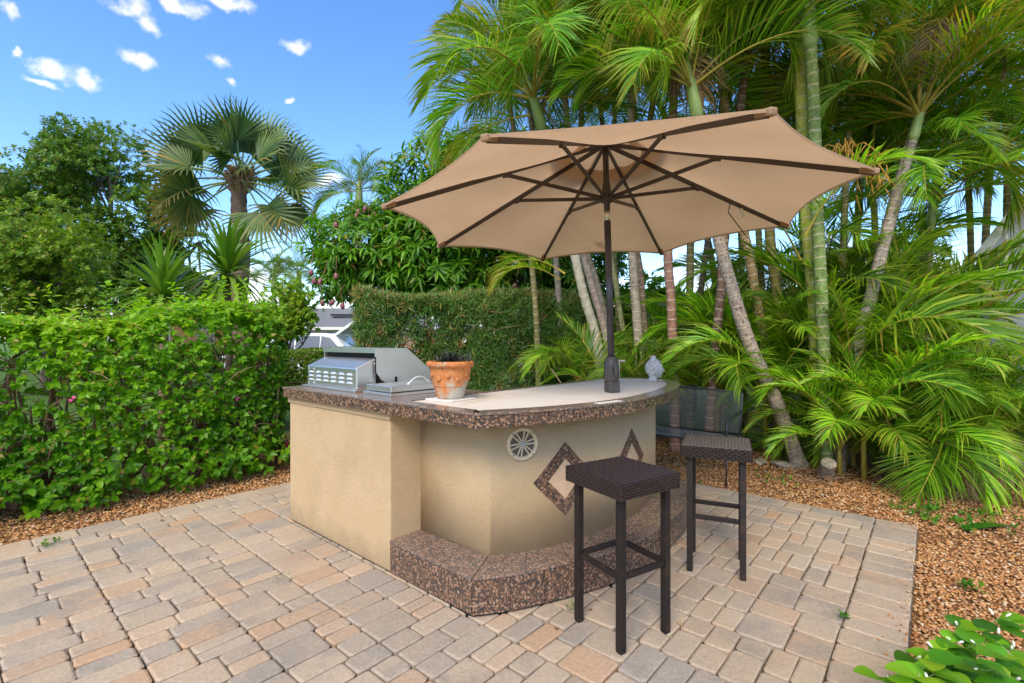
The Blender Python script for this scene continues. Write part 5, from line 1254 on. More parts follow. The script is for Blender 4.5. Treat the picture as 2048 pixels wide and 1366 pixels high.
shoot('young palm low between the cut stumps and the far right', (4.55, 5.2, 0), 10, 1.3, ('mid', 'low', 'up', 'mid'), 15, 1.1, .15, h=.25, az0=70)
shoot('young palm close to the right frame edge', (5.5, 5.1, 0), 11, 1.6, ('mid', 'up', 'low', 'mid'), 16, 1.1, .15, h=.4, az0=110)
shoot('lime green young palm spreading behind the leaning trunk', (3.7, 6.8, 0), 12, 2.1, ('up', 'mid', 'up', 'mid'), 17, 1.4, .4, h=1.0, az0=160)
shoot('tall young palm behind the far right fronds', (5.9, 7.0, 0), 12, 2.4, ('up', 'mid', 'up', 'mid'), 18, 1.1, .2, h=1.5, az0=30)
shoot('young palm filling the gap behind the reddish stem', (2.9, 8.2, 0), 12, 1.9, ('up', 'mid', 'up', 'mid'), 19, 1.2, .3, h=1.0, az0=90)
shoot('tall young palm with drooping fronds behind the tall green pair', (5.1, 7.6, 0), 13, 2.1, ('mid', 'low', 'up', 'mid'), 21, 1.15, .2, h=2.3, az0=30)
shoot('young palm drooping to the gravel just right of the stumps', (4.0, 5.05, 0), 10, 1.15, ('low', 'mid', 'mid', 'low'), 22, 1.3, .3, h=.45, az0=80)
shoot('young palm drooping to the gravel near the dry fronds', (4.85, 4.95, 0), 10, 1.25, ('low', 'mid', 'mid', 'low'), 26, 1.2, .25, h=.5, az0=160)
shoot('tall young palm with drooping fronds behind the umbrella rim', (4.2, 8.0, 0), 13, 2.0, ('mid', 'low', 'up', 'mid'), 23, 1.15, .2, h=2.2, az0=130)
shoot('lime young palm arching in front of the tall green pair', (3.62, 5.35, 0), 9, 1.35, ('mid', 'up', 'mid', 'up'), 24, 1.35, .35, h=.30, az0=200)
shoot('small young palm at the foot of the grey right trunk', (4.25, 5.3, 0), 10, 1.25, ('mid', 'mid', 'up', 'low'), 25, 1.15, .2, h=.15, az0=250)
shoot('young palm screening the lower part of the tall green pair', (3.78, 5.2, 0), 10, 1.6, ('up', 'mid', 'up', 'mid'), 27, 1.25, .2, h=.55, az0=120)
# orange flower stalks hanging under some crowns
def flower_stalk(root, p, n, L, name='flower_stalk'):
    mb = MB(); p = Vector(p) - root.location
    for i in range(n):
        a = rng.uniform(0, 6.28); q = p + Vector((math.cos(a) * L * rng.uniform(.3, .8), math.sin(a) * L * rng.uniform(.3, .8), -L * rng.uniform(.1, .8)))
        pts = [p, p.lerp(q, .5) + Vector((0, 0, L * .22)), q]; mb.tube(pts, [.012, .008, .004], 5)
        for k in range(4):
            s_ = pts[1].lerp(q, rng.random()); mb.tube([s_, s_ + Vector((rng.normal(0, .06), rng.normal(0, .06), -rng.uniform(.08, .2)))], [.007, .004], 4)
    return mb.build(name, M['orange_stalk'], root)
M['orange_stalk'] = plain('orange_flower_stalk', (.46, .24, .03), .6, vary=.3)
roots = [o for o in COL.objects if o.name.startswith('areca_palm')]
for (ri, px, py, yy, az_, sc_, br, wm, ye) in ((14, 1560, -40, 5.5, 190, 1.5, 1.5, .9, 1.6), (14, 1600, -30, 5.4, 250, 1.4, 1.4, .8, 1.5), (4, 1180, 90, 6.6, 230, 1.3, 1.3, .9, 1.8), (6, 1280, 60, 6.3, 260, 1.3, 1.2, 1.0, 2.0), (0, 1060, 230, 6.8, 170, 1.5, 1.2, .5, 1.5), (15, 1890, 60, 6.0, 330, 1.8, 1.3, .7, 1.6), (15, 1900, 30, 6.0, 20, 1.7, 1.2, .5, 1.2), (7, 1420, 40, 7.4, 280, 1.4, 1.2, .9, 1.8), (18, 1990, -60, 8.4, 300, 2.0, 1.2, .6, 1.2), (13, 1612, 470, 5.5, 300, 1.5, 1.6, .35, .4), (13, 1600, 520, 5.6, 215, 1.5, 1.6, .35, .4)):
    add_frond(roots[ri], 'hang' if py < 300 else 'mid', at(px, py, yy), az_, sc_, br, ye, wm)
add_frond(roots[0], 'low', at(1130, 548, 6.6), 178, 1.25, 1.2, 1.0, .5, idx=2)
add_frond(roots[0], 'low', at(1120, 560, 6.7), 200, 1.1, 1.1, 1.4, .8, idx=0)
add_frond(roots[20], 'mid', at(1120, 20, 8.2), 205, 2.4, 1.1, .8, .2, idx=2)
for idx, pp in ((15, at(1895, 40, 6.0)), (15, at(1850, 70, 5.9)), (13, at(1720, 320, 5.7)), (13, at(1690, 300, 5.6)), (7, at(1440, 90, 7.4)), (6, at(1310, 130, 6.4)), (11, at(1560, 30, 6.4)), (12, at(1790, 60, 6.5))):
    flower_stalk(roots[idx], pp, 10, .55)

# far royal palms
def royal(label, loc, h, fl, n, seed, color=.8):
    pr = palm(label, [Vector(loc), Vector(loc) + Vector((0, 0, h * .5)), Vector(loc) + Vector((0, 0, h))], fl * .07, fl * .06, (.36, .34, .30), .2, n, fl, fl * .45, seed=seed, bright=color, yel=.1, name='feather_palm', group='far palms on the street')
royal('far feather palm with an upright spear, left of the pair over the grey roof', (at(548, 560, 34).x, 34, 0), at(548, 585, 34).z, 2.7, 14, 31)
royal('far feather palm on the right of the pair over the grey roof', (at(598, 560, 36).x, 36, 0), at(598, 580, 36).z, 2.8, 14, 32)
royal('feather palm rising at the left shoulder of the mango tree', (at(718, 420, 17).x, 17, 0), at(715, 425, 17).z, 1.9, 14, 33, .75)

# ================================================================== plant in the pot
C = np.stack([rng.normal(0, .040, 60), rng.normal(0, .040, 60), np.full(60, .205)], 1); A_ = np.stack([C[:, 0] * 9, C[:, 1] * 9, np.ones(60)], 1)
P, D, Nn, S, rnd = sprigs(C, A_, 7, .095, .6, .0, along=.1)
leaves('foliage', LEAF_NEEDLE, P, D, Nn, S, rnd, M['mondo'], pot)

# ================================================================== stone head
hd = empty('stone_head', uv(2.47, .13, CT), R(8), 'grey stone head ornament with a topknot on the far end of the counter', 'statue')
def head_mesh():
    V = []; F = []; nu, nv = 48, 32
    for i in range(nv + 1):
        th = math.pi * i / nv; zz = math.cos(th)
        for j in range(nu):
            a = 2 * math.pi * j / nu; x, y = math.sin(th) * math.cos(a), math.sin(th) * math.sin(a)
            r = 1.0; front = max(0, x)
            chin = max(0, -zz)
            rx = .078 * (1 - .10 * chin * (1 if x < 0 else 0)); ry = .066 * (1 - .22 * chin ** 1.5)
            px, py, pz = x * rx, y * ry, zz * (.085 if zz > 0 else .092)
            g = lambda az_, ze, wa, wz: math.exp(-((math.atan2(y, x) - az_) / wa) ** 2 - ((zz - ze) / wz) ** 2)
            f = .030 * g(0, -.20, .17, .10) + .014 * g(0, .0, .12, .16) + .012 * g(0, -.47, .28, .06) + .016 * g(0, -.76, .40, .12) + .006 * g(.35, .12, .35, .06) + .006 * g(-.35, .12, .35, .06) - .008 * g(.38, -.02, .20, .07) - .008 * g(-.38, -.02, .20, .07)
            hair = zz > .35 - .9 * (-x if x < 0 else 0) * 1.2 + (.28 if x > .35 else 0)
            if hair: f += .004 + .0035 * math.sin(a * 14) * math.sin(th * 22)
            px += f * (x if abs(x) > .1 else x); py += f * y; pz += f * zz
            px += .012 * max(0, -zz) * (1 if x > 0 else .2)
            V.append((px, py, pz + .115))
    for i in range(nv):
        for j in range(nu): F.append((i * nu + j, i * nu + (j + 1) % nu, (i + 1) * nu + (j + 1) % nu, (i + 1) * nu + j))
    return MB().add(V, [tuple(reversed(f)) for f in F], True)
head_mesh().build('head', M['statue'], hd)
MB().lathe([(.036, .185), (.033, .20), (.024, .213), (.026, .220), (.020, .232), (0, .238)], 16).build('topknot', M['statue'], hd, loc=(-.008, 0, 0))
MB().lathe([(.044, 0), (.045, .008), (.036, .018), (.032, .04), (.034, .06)], 20).build('neck', M['statue'], hd, loc=(-.012, 0, 0))
for sg in (-1, 1): MB().tube([(.0, sg * .066, .135), (-.010, sg * .071, .125), (-.006, sg * .070, .10), (.0, sg * .062, .065)], [.010, .013, .010, .012], 8).build('ear', M['statue'], hd)
rk = MB().lathe([(0, 0), (.02, .002), (.022, .012), (.012, .022), (0, .024)], 8).build('pebble', M['terracotta'], None, loc=uv(2.42, .05, CT))
tag(rk, 'small orange stone lying at the foot of the stone head', 'stone')

# ================================================================== wire bench
bn = empty('wire_bench', (1.885, 5.57, -.035), ANG - R(90), 'black expanded metal garden bench under the palms', 'bench')
def mesh_panel(mb, W_, H_, f, d=.040, dy=.024, r=.0027):
    nx = int((W_ + H_ * d / dy) / d) + 2
    for sgn in (1, -1):
        for i in range(-int(H_ / dy) - 1, int(W_ / d) + int(H_ / dy) + 2):
            x0 = i * d; pts = []
            # line x = x0 + sgn * (d/dy) * y, clipped to the panel
            ya, yb = 0.0, H_
            k = sgn * d / dy
            lo, hi = sorted(((0 - x0) / k, (W_ - x0) / k)); ya, yb = max(ya, lo), min(yb, hi)
            if yb - ya < .01: continue
            m_ = 3
            P = [f(x0 + k * (ya + (yb - ya) * q / m_), ya + (yb - ya) * q / m_) for q in range(m_ + 1)]
            mb.tube(P, r, 4, False, False)
hl = .62
mb = MB(); mesh_panel(mb, 2 * hl, .48, lambda x, y: Vector((x - hl, -.24 + y, .44 - .05 * (1 - (y / .24 - 1) ** 2)))); tag(mb.build('seat_mesh', M['iron_mesh'], bn), kind='stuff')
mb = MB(); mesh_panel(mb, 2 * hl, .46, lambda x, y: Vector((x - hl, .25 + y * .22, .47 + y * .97))); tag(mb.build('back_mesh', M['iron_mesh'], bn), kind='stuff')
arch = [(-hl, .25, .45)] + [(x, .25 + .105 + .01, .90 + .035 * math.cos(x / hl * 1.57)) for x in np.linspace(-hl, hl, 12)] + [(hl, .25, .45)]
MB().tube(arch, .011, 8).build('back_frame', M['iron'], bn)
MB().tube([(-hl, -.25, .435), (hl, -.25, .435), (hl, .25, .445), (-hl, .25, .445), (-hl, -.25, .435)], .010, 8).build('seat_frame', M['iron'], bn)
for sg in (-1, 1):
    MB().tube([(sg * hl, -.25, .44), (sg * (hl + .02), -.27, .2), (sg * (hl + .02), -.28, 0)], .010, 8).build('leg', M['iron'], bn)
    MB().tube([(sg * hl, .25, .445), (sg * (hl + .02), .30, .2), (sg * (hl + .02), .36, 0)], .010, 8).build('leg', M['iron'], bn)
    MB().tube([(sg * hl, -.22, .44), (sg * (hl + .01), -.24, .58), (sg * (hl + .01), -.20, .66), (sg * (hl + .01), .05, .69), (sg * hl, .31, .70)], .013, 8).build('armrest', M['iron'], bn)

# ================================================================== bits in the bed
def rock(loc, s, label, seed):
    r = np.random.default_rng(seed); V = ICO_V * (1 + r.uniform(-.2, .2, (12, 1))) * np.array(s)
    bm = bmesh.new(); vs_ = [bm.verts.new(v) for v in V]
    for f in list(ICO_F) + [(11, 6 + (i + 1) % 5, 6 + i) for i in range(5)]: bm.faces.new([vs_[i] for i in f])
    bmesh.ops.subdivide_edges(bm, edges=bm.edges[:], cuts=1, use_grid_fill=True)
    for v in bm.verts: v.co *= 1 + r.uniform(-.05, .05)
    me = bpy.data.meshes.new('rock'); bm.to_mesh(me); bm.free()
    return tag(link('rock', me, M['rock'], None, loc, (0, 0, r.uniform(0, 6))), label, 'rock', 'rocks in the gravel bed')
rock(ground(1520, 922) + Vector((0, 0, -.01)), (.13, .09, .035), 'flat grey rock by the wire bench foot', 1)
rock(ground(1566, 928) + Vector((0, 0, -.01)), (.17, .10, .05), 'flat tan rock at the foot of the leaning palm', 2)
rock(ground(1815, 960) + Vector((0, 0, -.015)), (.09, .06, .03), 'small grey rock half hidden below the drooping fronds', 3)
for i, (px, py, s) in enumerate(((1530, 880, (.16, .10, .05)), (1545, 868, (.18, .10, .05)), (1520, 862, (.2, .12, .05)), (1540, 850, (.2, .1, .05)))):
    rock(at(px, py, 7.0), s, ('lowest ledge stone of the little stack behind the bench', 'second ledge stone of the little stack behind the bench', 'third ledge stone of the little stack behind the bench', 'top ledge stone of the little stack behind the bench')[i], 10 + i)
rk_base = rock((at(1535, 900, 7.05).x, 7.05, .02), (.34, .2, .16), 'rough boulder under the stacked ledge stones', 20)
def stump(loc, r, h, lean, label, ang):
    s = empty('palm_stump', loc, 0, label, 'stump', 'cut palm stumps')
    top = Vector((lean[0], lean[1], h)); n = top.normalized()
    b_ = MB().tube([(0, 0, -.04), top * .4, top * .96, top], [r * 1.35, r * 1.05, r, r * .96], 16).build('stem', M['bark'], s); b_.color = (.24, .19, .14, 1)
    q = top.to_track_quat('Z', 'Y')
    c_ = MB().lathe([(r * .93, .003), (r * .6, .001), (r * .35, -.006), (0, -.012)], 16).build('cut_face', M['wood_cut'], s, loc=top); c_.rotation_mode = 'QUATERNION'; c_.rotation_quaternion = q
stump(ground(1648, 950) + Vector((0, 0, -.03)), .075, .20, (-.05, -.16), 'thick cut palm stump facing the patio at the clump foot', 0)
stump(ground(1672, 935) + Vector((0, .05, -.03)), .055, .42, (.0, -.12), 'slim cut palm stump just above the thick one', 0)
# roots and debris
mb = MB()
for i in range(46):
    p = ground(rng.uniform(1600, 1680), rng.uniform(938, 960)); p.z = -.02; q = p + Vector((rng.normal(0, .14), rng.normal(-.03, .1), 0))
    mb.tube([p, p.lerp(q, .5) + Vector((0, 0, rng.uniform(.01, .05))), q], [.006, .006, .003], 5)
tag(mb.build('palm_roots', M['twig'], None), 'tangle of thin brown palm roots round the stumps', 'roots', kind='stuff')
oc = empty('orchid', ground(1628, 905) + Vector((0, 0, .40)), 0, 'green strap-leaf orchid in a clay pot tied among the palm stems', 'potted plant')
MB().lathe([(.05, -.06), (.06, 0), (.075, .05), (.08, .06), (.07, .06), (.065, .03)], 20).build('pot', M['terracotta'], oc, loc=(.02, 0, .05))
for k, (dx, dz, L_) in enumerate(((-.10, .25, .3), (-.06, .12, .32), (-.05, -.15, .3), (.05, -.28, .26), (-.12, -.1, .28))):
    V = LEAF_SWORD[0] * np.array([L_, L_ * 2.6, L_])
    o = link('leaf', np_mesh('leaf', V, LEAF_SWORD[1], {'rnd': np.full(7, .1 + .15 * k)}), M['jasmine'], oc, loc=(dx, -.05, dz)); o.rotation_euler = (R(80), R(-70 + 25 * k), 0); o.color = (.5, .6, .6, 0)
# dry hanging fronds on the ground at the right
for i, (px, py, a, sc_) in enumerate(((1905, 905, 250, .75), (1960, 900, 285, .8), (1935, 890, 265, .7))):
    p = at(px, py, 4.75); o = link('dry_frond', (dead_mesh, dead_mesh2)[i % 2], None, None, loc=p, rot=(0, R(25), R(a)), scale=sc_)
    tag(o, ('brown dry palm frond hanging to the ground, left of three at the right', 'brown dry palm frond hanging to the ground, right of three at the right', 'brown dry palm frond hanging to the ground, middle of three at the right')[i], 'dry frond', 'dry fronds at the right edge')
bl = link('fallen_leaf', np_mesh('fallen_leaf', LEAF_SWORD[0] * np.array([.55, .9, .5]), LEAF_SWORD[1], {'rnd': np.full(7, .2)}), M['jasmine'], None, loc=ground(1925, 1056) + Vector((0, 0, -.005)), rot=(0, 0, R(12)))
tag(bl, 'long green leaf fallen on the orange gravel', 'leaf')

# leaf litter: dry scraps over the bed and the gravel strip
def litter(n, u0, u1, v0, v1, test, label, size):
    U_, V_ = rng.uniform(u0, u1, n), rng.uniform(v0, v1, n); k = test(U_, V_)
    X = O0.x + U_ * UX.x + V_ * VX.x; Y = O0.y + U_ * UX.y + V_ * VX.y
    P = np.stack([X, Y, rng.uniform(-.022, -.006, n)], 1)[k]; m_ = len(P)
    D = np.stack([rng.normal(size=m_), rng.normal(size=m_), rng.normal(0, .12, m_)], 1); N = np.stack([rng.normal(0, .3, m_), rng.normal(0, .3, m_), np.ones(m_)], 1)
    o = leaves('leaf_litter', LEAF_LANCE, P, D, N, rng.uniform(.5, 1.3, m_) * size, rng.random(m_), M['dry'], None)
    tag(o, label, 'leaf litter', kind='stuff')
litter(2600, 3.22, 5.4, -5.0, 1.0, lambda a, b: rng.random(len(a)) < np.clip(.25 + (a - 3.2) * .5, 0, 1), 'dry brown leaf litter under the palms', .06)
litter(500, -1.5, 3.2, -4.5, -1.76, lambda a, b: b < -1.76, 'scattered dry leaves on the right gravel', .05)
litter(900, -2.4, 2.5, 3.25, 4.4, lambda a, b: rng.random(len(a)) < np.clip((b - 3.25) * 1.2, 0, 1), 'dry leaves along the foot of the green hedge', .05)

# weeds
def tuft(name, loc, n, size, mat, label, group, spread=.05, tpl=LEAF_SMALL, per=5, color=1.0):
    C = np.stack([rng.normal(0, spread, n), rng.normal(0, spread, n), rng.uniform(.0, size * .6, n)], 1); A_ = np.stack([C[:, 0] * 4, C[:, 1] * 4, np.full(n, .5)], 1)
    P, D, Nn, S, rnd = sprigs(C, A_, per, size, .8, .05)
    o = leaves(name, tpl, P, D, Nn, S, rnd, mat, None, loc, kind=None); o.color = (color,) * 3 + (0,)
    return tag(o, label, 'weed', group, 'stuff')
WG = 'weeds in the gravel bed'
for (px, py, n, sz, sp, lab) in ((1880, 1022, 40, .04, .14, 'largest patch of small green weeds in the gravel below the dry fronds'), (1830, 1012, 16, .035, .09, 'small green weed patch beside the largest one in the gravel'), (1990, 1030, 14, .035, .10, 'small green weed patch in the gravel at the right edge'),
                              (1552, 955, 14, .035, .08, 'tiny weeds in the gravel behind the far stool'), (1345, 960, 12, .03, .10, 'tiny weeds in the mulch left of the far stool legs'), (1920, 1048, 10, .03, .06, 'tiny weeds by the long fallen leaf'), (1935, 1175, 5, .05, .02, 'single upright weed sprig in the gravel above the jasmine')):
    tuft('weed', ground(px, py) + Vector((0, 0, -.02)), n, sz, M['jasmine'], lab, WG, sp, color=.9)
for (px, py, n, sz, sp, lab) in ((565, 1163, 9, .028, .025, 'weed tuft in a paver joint in front of the wing'), (98, 1092, 8, .03, .03, 'thin weed in the paver joint near the left gravel edge'), (1140, 1222, 4, .05, .01, 'grass blade sprouting beside the near stool leg'),
                              (1688, 1238, 3, .035, .008, 'green seedling in a paver joint near the right border'), (1768, 1305, 4, .014, .012, 'tiny dark seedling on the right border pavers')):
    tuft('weed', ground(px, py) + Vector((0, 0, .0)), n, sz, M['jasmine'], lab, 'weeds between the pavers', sp, LEAF_NEEDLE if n == 9 or n == 4 else LEAF_SMALL, 4, .8)
for i, (px, py, lab) in enumerate(((320, 1042, 'brown dry leaf on the pavers near the left gravel strip'), (1113, 1262, 'brown crumpled leaf on the pavers left of the near stool foot'), (1186, 1220, 'small orange petal on the pavers beside the step'), (1355, 1245, 'dark red berry-like leaf right of the near stool'))):
    o = link('dry_leaf', np_mesh('dry_leaf', LEAF_HEART[0] * .035 * np.array([1, 1, 2.5]), LEAF_HEART[1], {'rnd': np.full(7, .3 + .2 * i)}), M['dry'], None, loc=ground(px, py) + Vector((0, 0, .006)), rot=(.2, .1, i * 1.7))
    tag(o, lab, 'leaf')
# red-leaved plant at the end of the hedge
rp = empty('red_plant', ground(572, 930), 0, 'small red leaved plant at the hedge end beside the bar', 'plant')
C = np.stack([rng.normal(0, .08, 26), rng.normal(0, .08, 26), rng.uniform(.02, .25, 26)], 1)
P, D, Nn, S, rnd = sprigs(C, np.stack([C[:, 0] * 3, C[:, 1] * 3, np.ones(26)], 1), 6, .12, .7, .1)
leaves('foliage', LEAF_LANCE, P, D, Nn, S, rnd, M['red_leaf'], rp)
# standpipe and stake behind the counter
pp = empty('standpipe', (at(1238, 760, 5.2).x, 5.2, -.04), 0, 'thin cream pipe with a side outlet behind the umbrella pole', 'pipe')
MB().tube([(0, 0, 0), (0, 0, at(0, 720, 5.2).z + .04)], .010, 8).build('pipe', M['pvc'], pp)
MB().tube([(-.008, 0, at(0, 722, 5.2).z + .04), (.065, 0, at(0, 722, 5.2).z + .04)], .012, 8).build('outlet', M['pvc'], pp)
sk = MB().tube([(at(1122, 766, 5.6)), (at(1103, 738, 5.7))], .008, 6); sk.v = [v for v in sk.v]
skb = MB().tube([(.50, 5.15, -.05), at(1122, 766, 5.45), at(1103, 738, 5.6)], .008, 6).build('garden_stake', M['cane']); tag(skb, 'thin bamboo cane leaning behind the counter', 'stake')

# jasmine bush at the lower right, every leaf its own part
jb = empty('jasmine_bush', (1.98, 1.98, -.035), 0, 'leafy white budded jasmine bush in the lower right corner', 'shrub')
def jleaf(seed):
    r = np.random.default_rng(seed); n = 6; V = []; F = []
    for i in range(n + 1):
        t_ = i / n; w_ = .42 * math.sin(math.pi * t_ ** .8) ** .75 + (.004 if i == 0 else 0); z = -.22 * t_ ** 2 + .05 * t_
        V += [(t_, -w_, z + .07 * math.sin(math.pi * t_)), (t_, 0, z), (t_, w_, z + .07 * math.sin(math.pi * t_))]
    for i in range(n):
        b = 3 * i; F += [(b, b + 1, b + 4, b + 3), (b + 1, b + 2, b + 5, b + 4)]
    me = np_mesh('leaf', V, F, {'rnd': np.full(len(V), r.random())}, smooth=True); me.materials.append(M['jasmine']); return me
JL = [jleaf(i) for i in range(8)]
bud_m = MB().lathe([(0, 0), (.003, .003), (.005, .012), (.0055, .02), (.003, .027), (0, .030)], 8).mesh('bud'); bud_m.materials.append(M['bud'])
mbs = MB()
tips_ = []
for i in range(42):
    px, py, dep = (rng.uniform(1830, 2080), rng.uniform(1300, 1420), rng.uniform(1.55, 2.0)) if i > 12 else [(1915, 1255, 1.95), (2000, 1235, 1.95), (1975, 1265, 1.9), (1870, 1300, 1.85), (1945, 1290, 1.85), (1905, 1285, 1.9), (1835, 1320, 1.8), (2030, 1300, 1.9), (1760, 1355, 1.7), (1880, 1345, 1.7), (1960, 1340, 1.7), (2020, 1355, 1.65), (1850, 1360, 1.6)][i]
    p = at(px, py, dep); p.z = max(p.z, .06); tips_.append(p)
    root_p = Vector((jb.location.x + rng.normal(0, .12), jb.location.y + rng.normal(-.05, .12), 0))
    rel = p - jb.location
    mbs.tube([root_p - jb.location, (root_p - jb.location).lerp(rel, .55) + Vector((0, 0, .06)), rel], [.006, .004, .002], 5)
    for k in range(4):
        a = rng.uniform(0, 6.28); off = -.035 * (k // 2)
        d = Vector((math.cos(a + 3.14 * (k % 2)), math.sin(a + 3.14 * (k % 2)), .30 - .2 * (k // 2)))
        o = bpy.data.objects.new('leaf', JL[rng.integers(0, 8)]); COL.objects.link(o); o.parent = jb; o.location = rel + Vector((0, 0, off))
        o.rotation_mode = 'QUATERNION'; o.rotation_quaternion = d.to_track_quat('X', 'Z'); sc_ = rng.uniform(.065, .105); o.scale = (sc_,) * 3
        g_ = rng.uniform(.8, 1.6); o.color = (g_ * rng.uniform(.8, 1.4), g_, g_ * .8, 0)
    if i < 13 or i % 9 == 0:
        for k in range(1 + i % 2):
            o = bpy.data.objects.new('bud', bud_m); COL.objects.link(o); o.parent = jb; o.location = rel + Vector((rng.normal(0, .012), rng.normal(0, .012), .006)); o.rotation_euler = (rng.normal(0, .6), rng.normal(0, .6), 0); o.scale = (.85,) * 3
mbs.build('stems', M['crownshaft'], jb)

# ================================================================== beyond the garden
# grey roofed house
hg = empty('house', (-13.2, 31, 0), 0, 'low cream house with a grey shingle roof behind the white car', 'house')
MB().box(-9, 9, 0, 8, -.07, 2.30).build('wall', M['house_wall'], hg)
mb = MB(); mb.add([(-9.6, -.35, 2.28), (9.6, -.35, 2.28), (9.6, 8.6, 2.28), (-9.6, 8.6, 2.28), (-5.5, 4, 3.85), (5.0, 4, 3.85), (-9.6, -.35, 2.36), (9.6, -.35, 2.36), (9.6, 8.6, 2.36), (-9.6, 8.6, 2.36)],
                  [(3, 2, 1, 0), (6, 7, 5, 4), (7, 8, 5), (8, 9, 4, 5), (9, 6, 4)])
rf = mb.build('roof', M['shingles'], hg)
MB().box(-9.62, 9.62, -.41, -.352, 2.18, 2.37).build('fascia', M['white'], hg)
for x in (2.6, -3.0, -6.2):
    wn = MB().box(x - .85, x + .85, -.05, -.005, 1.05, 2.02).build('window', M['white'], hg)
    for sx in (-.42, .42): MB().box(x + sx - .36, x + sx + .36, -.07, -.045, 1.12, 1.95).build('pane', M['glass'], wn)
MB().box(1.0, 2.6, 1.5, 1.9, 3.18, 3.30).build('roof_vent', M['iron'], rf)
for x in (3.4, 4.0): MB().tube([(x, .8, 2.8), (x, .8, 3.05)], .04, 6).build('vent_pipe', M['white'], rf)
# orange house with an arched window
ho = empty('house', (-19.5, 29.5, 0), R(-12), 'orange stucco house with an arched window seen over the hedge', 'house')
MB().box(-6.0, 3.2, 0, 6, -.07, 3.35).build('wall', M['orange_wall'], ho)
mb = MB(); mb.add([(-6.5, -.5, 3.35), (3.7, -.5, 3.35), (3.7, 6.5, 3.35), (-6.5, 6.5, 3.35), (-1.4, 3, 4.6)], [(3, 2, 1, 0), (0, 1, 4), (1, 2, 4), (2, 3, 4), (3, 0, 4)]); mb.build('roof', M['brown_roof'], ho)
for x in (-2.2, 1.0):
    wpoly = [(x - .6, 1.2), (x + .6, 1.2), (x + .6, 2.3)] + [(x + .6 * math.cos(a), 2.3 + .6 * math.sin(a)) for a in np.linspace(.2, 2.94, 9)] + [(x - .6, 2.3)]
    n = len(wpoly); mb = MB(); mb.add([(a, -.03, b) for a, b in wpoly] + [(a, .02, b) for a, b in wpoly], [tuple(range(n))] + [(i, n + i, n + (i + 1) % n, (i + 1) % n) for i in range(n)])
    wn = mb.build('window', M['white'], ho)
    for (sx, z0, z1) in ((-.28, 1.25, 2.22), (.28, 1.25, 2.22)): MB().box(x + sx - .25, x + sx + .25, -.05, -.031, z0, z1).build('pane', M['glass'], wn)
    p2 = [(x + .52 * math.cos(a), 2.32 + .50 * math.sin(a)) for a in np.linspace(0, math.pi, 10)]
    mb = MB(); mb.add([(a, -.045, b) for a, b in p2], [tuple(range(10))]); mb.build('arch_pane', M['car_glass'], wn)
# brown roofed house
hb_ = empty('house', (2.4, 24, 0), R(5), 'pale house with a brown roof glimpsed between the palm stems', 'house')
MB().box(-1.5, 9, 0, 6, -.07, 2.3).build('wall', M['house_wall'], hb_)
mb = MB(); mb.add([(-2.0, -.5, 2.3), (9.5, -.5, 2.3), (9.5, 6.5, 2.3), (-2.0, 6.5, 2.3), (-1.0, 3, 4.3), (1.0, 3, 4.2)], [(3, 2, 1, 0), (0, 1, 5, 4), (1, 2, 5), (2, 3, 4, 5), (3, 0, 4)]); mb.build('roof', M['brown_roof'], hb_)

# white estate car with raised tailgate, nose to the left
car = empty('parked_car', (-7.8, 17.4, .14), R(-3), 'white estate car with its tailgate raised, parked behind the low hedge', 'car')
prof = [(-2.25, .35), (-2.3, .62), (-2.2, .80), (-1.2, .98), (-.95, 1.02), (-.25, 1.50), (.3, 1.60), (1.3, 1.60), (1.75, 1.54), (2.22, 1.02), (2.28, .95), (2.30, .5), (2.2, .32)]
mb = MB(); n = len(prof)
def hwid(z): return .90 - .20 * max(0, (z - .95)) / .65
mb.add([(x, -hwid(z), z) for x, z in prof] + [(x, hwid(z), z) for x, z in prof], [tuple(range(n)), tuple(range(2 * n - 1, n - 1, -1))] + [(i, n + i, n + (i + 1) % n, (i + 1) % n) for i in range(n)])
body = mb.build('body', M['car_paint'], car, bev=.05)
def glass_panel(poly, sg):
    mb = MB(); mb.add([(x, sg * (hwid(z) + .006), z) for x, z in poly], [tuple(range(len(poly)))]); return mb.build('side_window', M['car_glass'], car)
for sg in (-1, 1):
    glass_panel([(-.72, 1.04), (.38, 1.06), (.38, 1.50), (.1, 1.50), (-.22, 1.42)], sg); glass_panel([(.44, 1.06), (1.25, 1.08), (1.25, 1.50), (.44, 1.51)], sg); glass_panel([(1.31, 1.08), (1.95, 1.12), (1.62, 1.44), (1.31, 1.50)], sg)
    MB().box(2.12, 2.31, sg * .86 - .07, sg * .86 + .07, .86, 1.06).build('tail_light', M['tail'], car, bev=.02)
    for x in (-1.4, 1.4):
        w_ = MB().tube([(x, sg * .70, .33), (x, sg * .92, .33)], .33, 20).build('wheel', M['rubber'], car)
        MB().tube([(x, sg * .90, .33), (x, sg * .93, .33)], .21, 16).build('rim', M['steel_light'], w_)
    MB().tube([(-.1, sg * .62, 1.62), (.4, sg * .62, 1.66), (1.3, sg * .62, 1.66), (1.65, sg * .62, 1.60)], .02, 6).build('roof_rail', M['iron'], car)
tg = MB().add([(1.72, -.66, 1.56), (1.72, .66, 1.56), (2.36, .62, 2.03), (2.36, -.62, 2.03), (1.76, -.66, 1.50), (1.76, .66, 1.50), (2.42, .62, 1.96), (2.42, -.62, 1.96), (2.58, .60, 1.83), (2.58, -.60, 1.83), (2.55, .60, 1.77), (2.55, -.60, 1.77)],
             [(0, 1, 2, 3), (7, 6, 5, 4), (0, 3, 7, 4), (1, 5, 6, 2), (3, 2, 8, 9), (7, 11, 10, 6), (9, 8, 10, 11), (3, 9, 11, 7), (2, 6, 10, 8)]).build('tailgate', M['car_paint'], car)
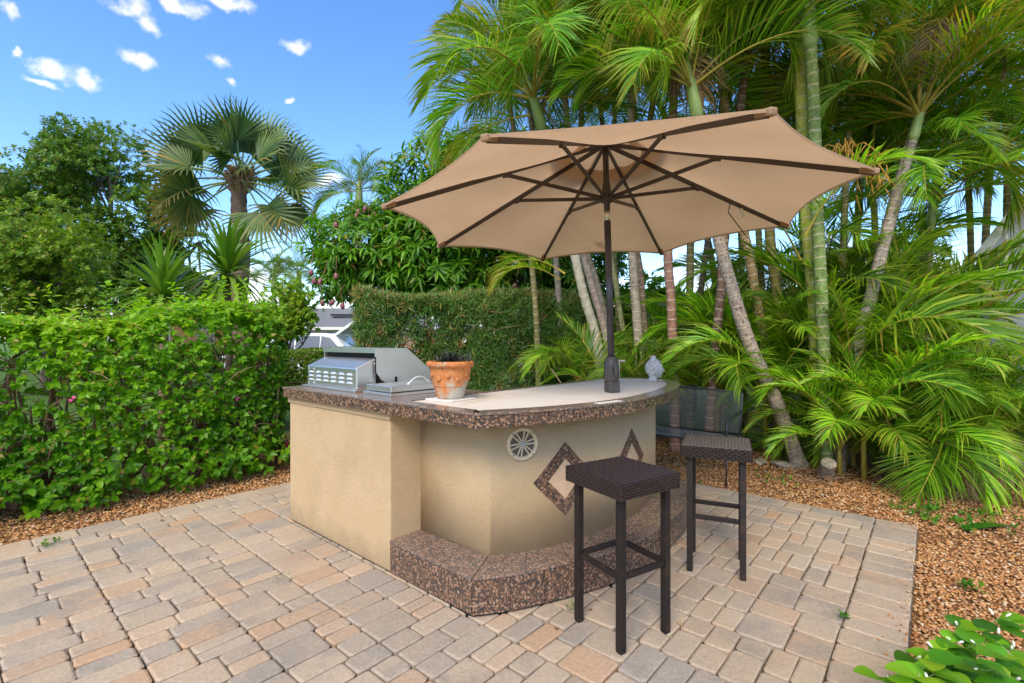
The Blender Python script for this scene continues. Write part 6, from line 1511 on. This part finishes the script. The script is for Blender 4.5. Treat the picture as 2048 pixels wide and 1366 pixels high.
MB().add([(1.90, -.56, 1.572), (1.90, .56, 1.572), (2.34, .52, 1.895), (2.34, -.52, 1.895)], [(3, 2, 1, 0)]).build('rear_window', M['grey_dome'], tg)

# grey shed wall at the right edge
sh = empty('shed', (6.9, 7.1, -.05), R(-43), 'grey panelled building with a pale sloping roof edge at the right', 'building')
mb = MB(); poly = [(0, 0), (6, 0), (6, 6.6), (2.4, 6.6), (.0, 2.7)]
n = len(poly); mb.add([(a, 0, b) for a, b in poly] + [(a, 5, b) for a, b in poly], [tuple(range(n)), tuple(range(2 * n - 1, n - 1, -1))] + [(i, n + i, n + (i + 1) % n, (i + 1) % n) for i in range(n)]); mb.build('wall', M['shed'], sh)
for x in np.arange(.25, 6, .42):
    ztop = 2.7 + x * 1.625 if x < 2.4 else 6.6
    MB().box(x - .012, x + .012, -.012, -.001, 0, ztop - .05).build('batten', M['shed_trim'], sh)
MB().bar((-.05, -.05, 2.72), (2.45, -.05, 6.78), .14, .12).build('roof_edge', M['shed_trim'], sh)
cv = empty('fabric_cover', (6.5, 6.15, -.04), R(20), 'lavender grey fabric cover over something bulky at the right edge', 'cover')
mb = MB(); nu, nv = 20, 10; V = []
for i in range(nv + 1):
    for j in range(nu):
        a = 2 * math.pi * j / nu; f = i / nv; rr_ = (.62 - .12 * f + .05 * math.sin(3 * a + 2 * f)) * (1 if f < .85 else (1 - (f - .85) * 5.5)); V.append((rr_ * math.cos(a) * 1.2, rr_ * math.sin(a) * .8, 1.25 * min(1, f * 1.12) + .05 * math.cos(a)))
mb.add(V, [(i * nu + j, i * nu + (j + 1) % nu, (i + 1) * nu + (j + 1) % nu, (i + 1) * nu + j) for i in range(nv) for j in range(nu)], True); mb.build('cloth', M['cover'], cv)
MB().tube([(.75 * math.cos(a), .50 * math.sin(a), .78 + .06 * math.cos(a)) for a in np.linspace(0, 2 * math.pi, 24)], .012, 6, False).build('piping', M['white'], cv)
gpst = MB().tube([ground(2036, 972) + Vector((0, 0, -.04)), ground(2036, 972) + Vector((-.01, 0, .22))], .022, 8).build('garden_post', M['green_post']); tag(gpst, 'short dark green metal post at the right edge by the brick path', 'post')
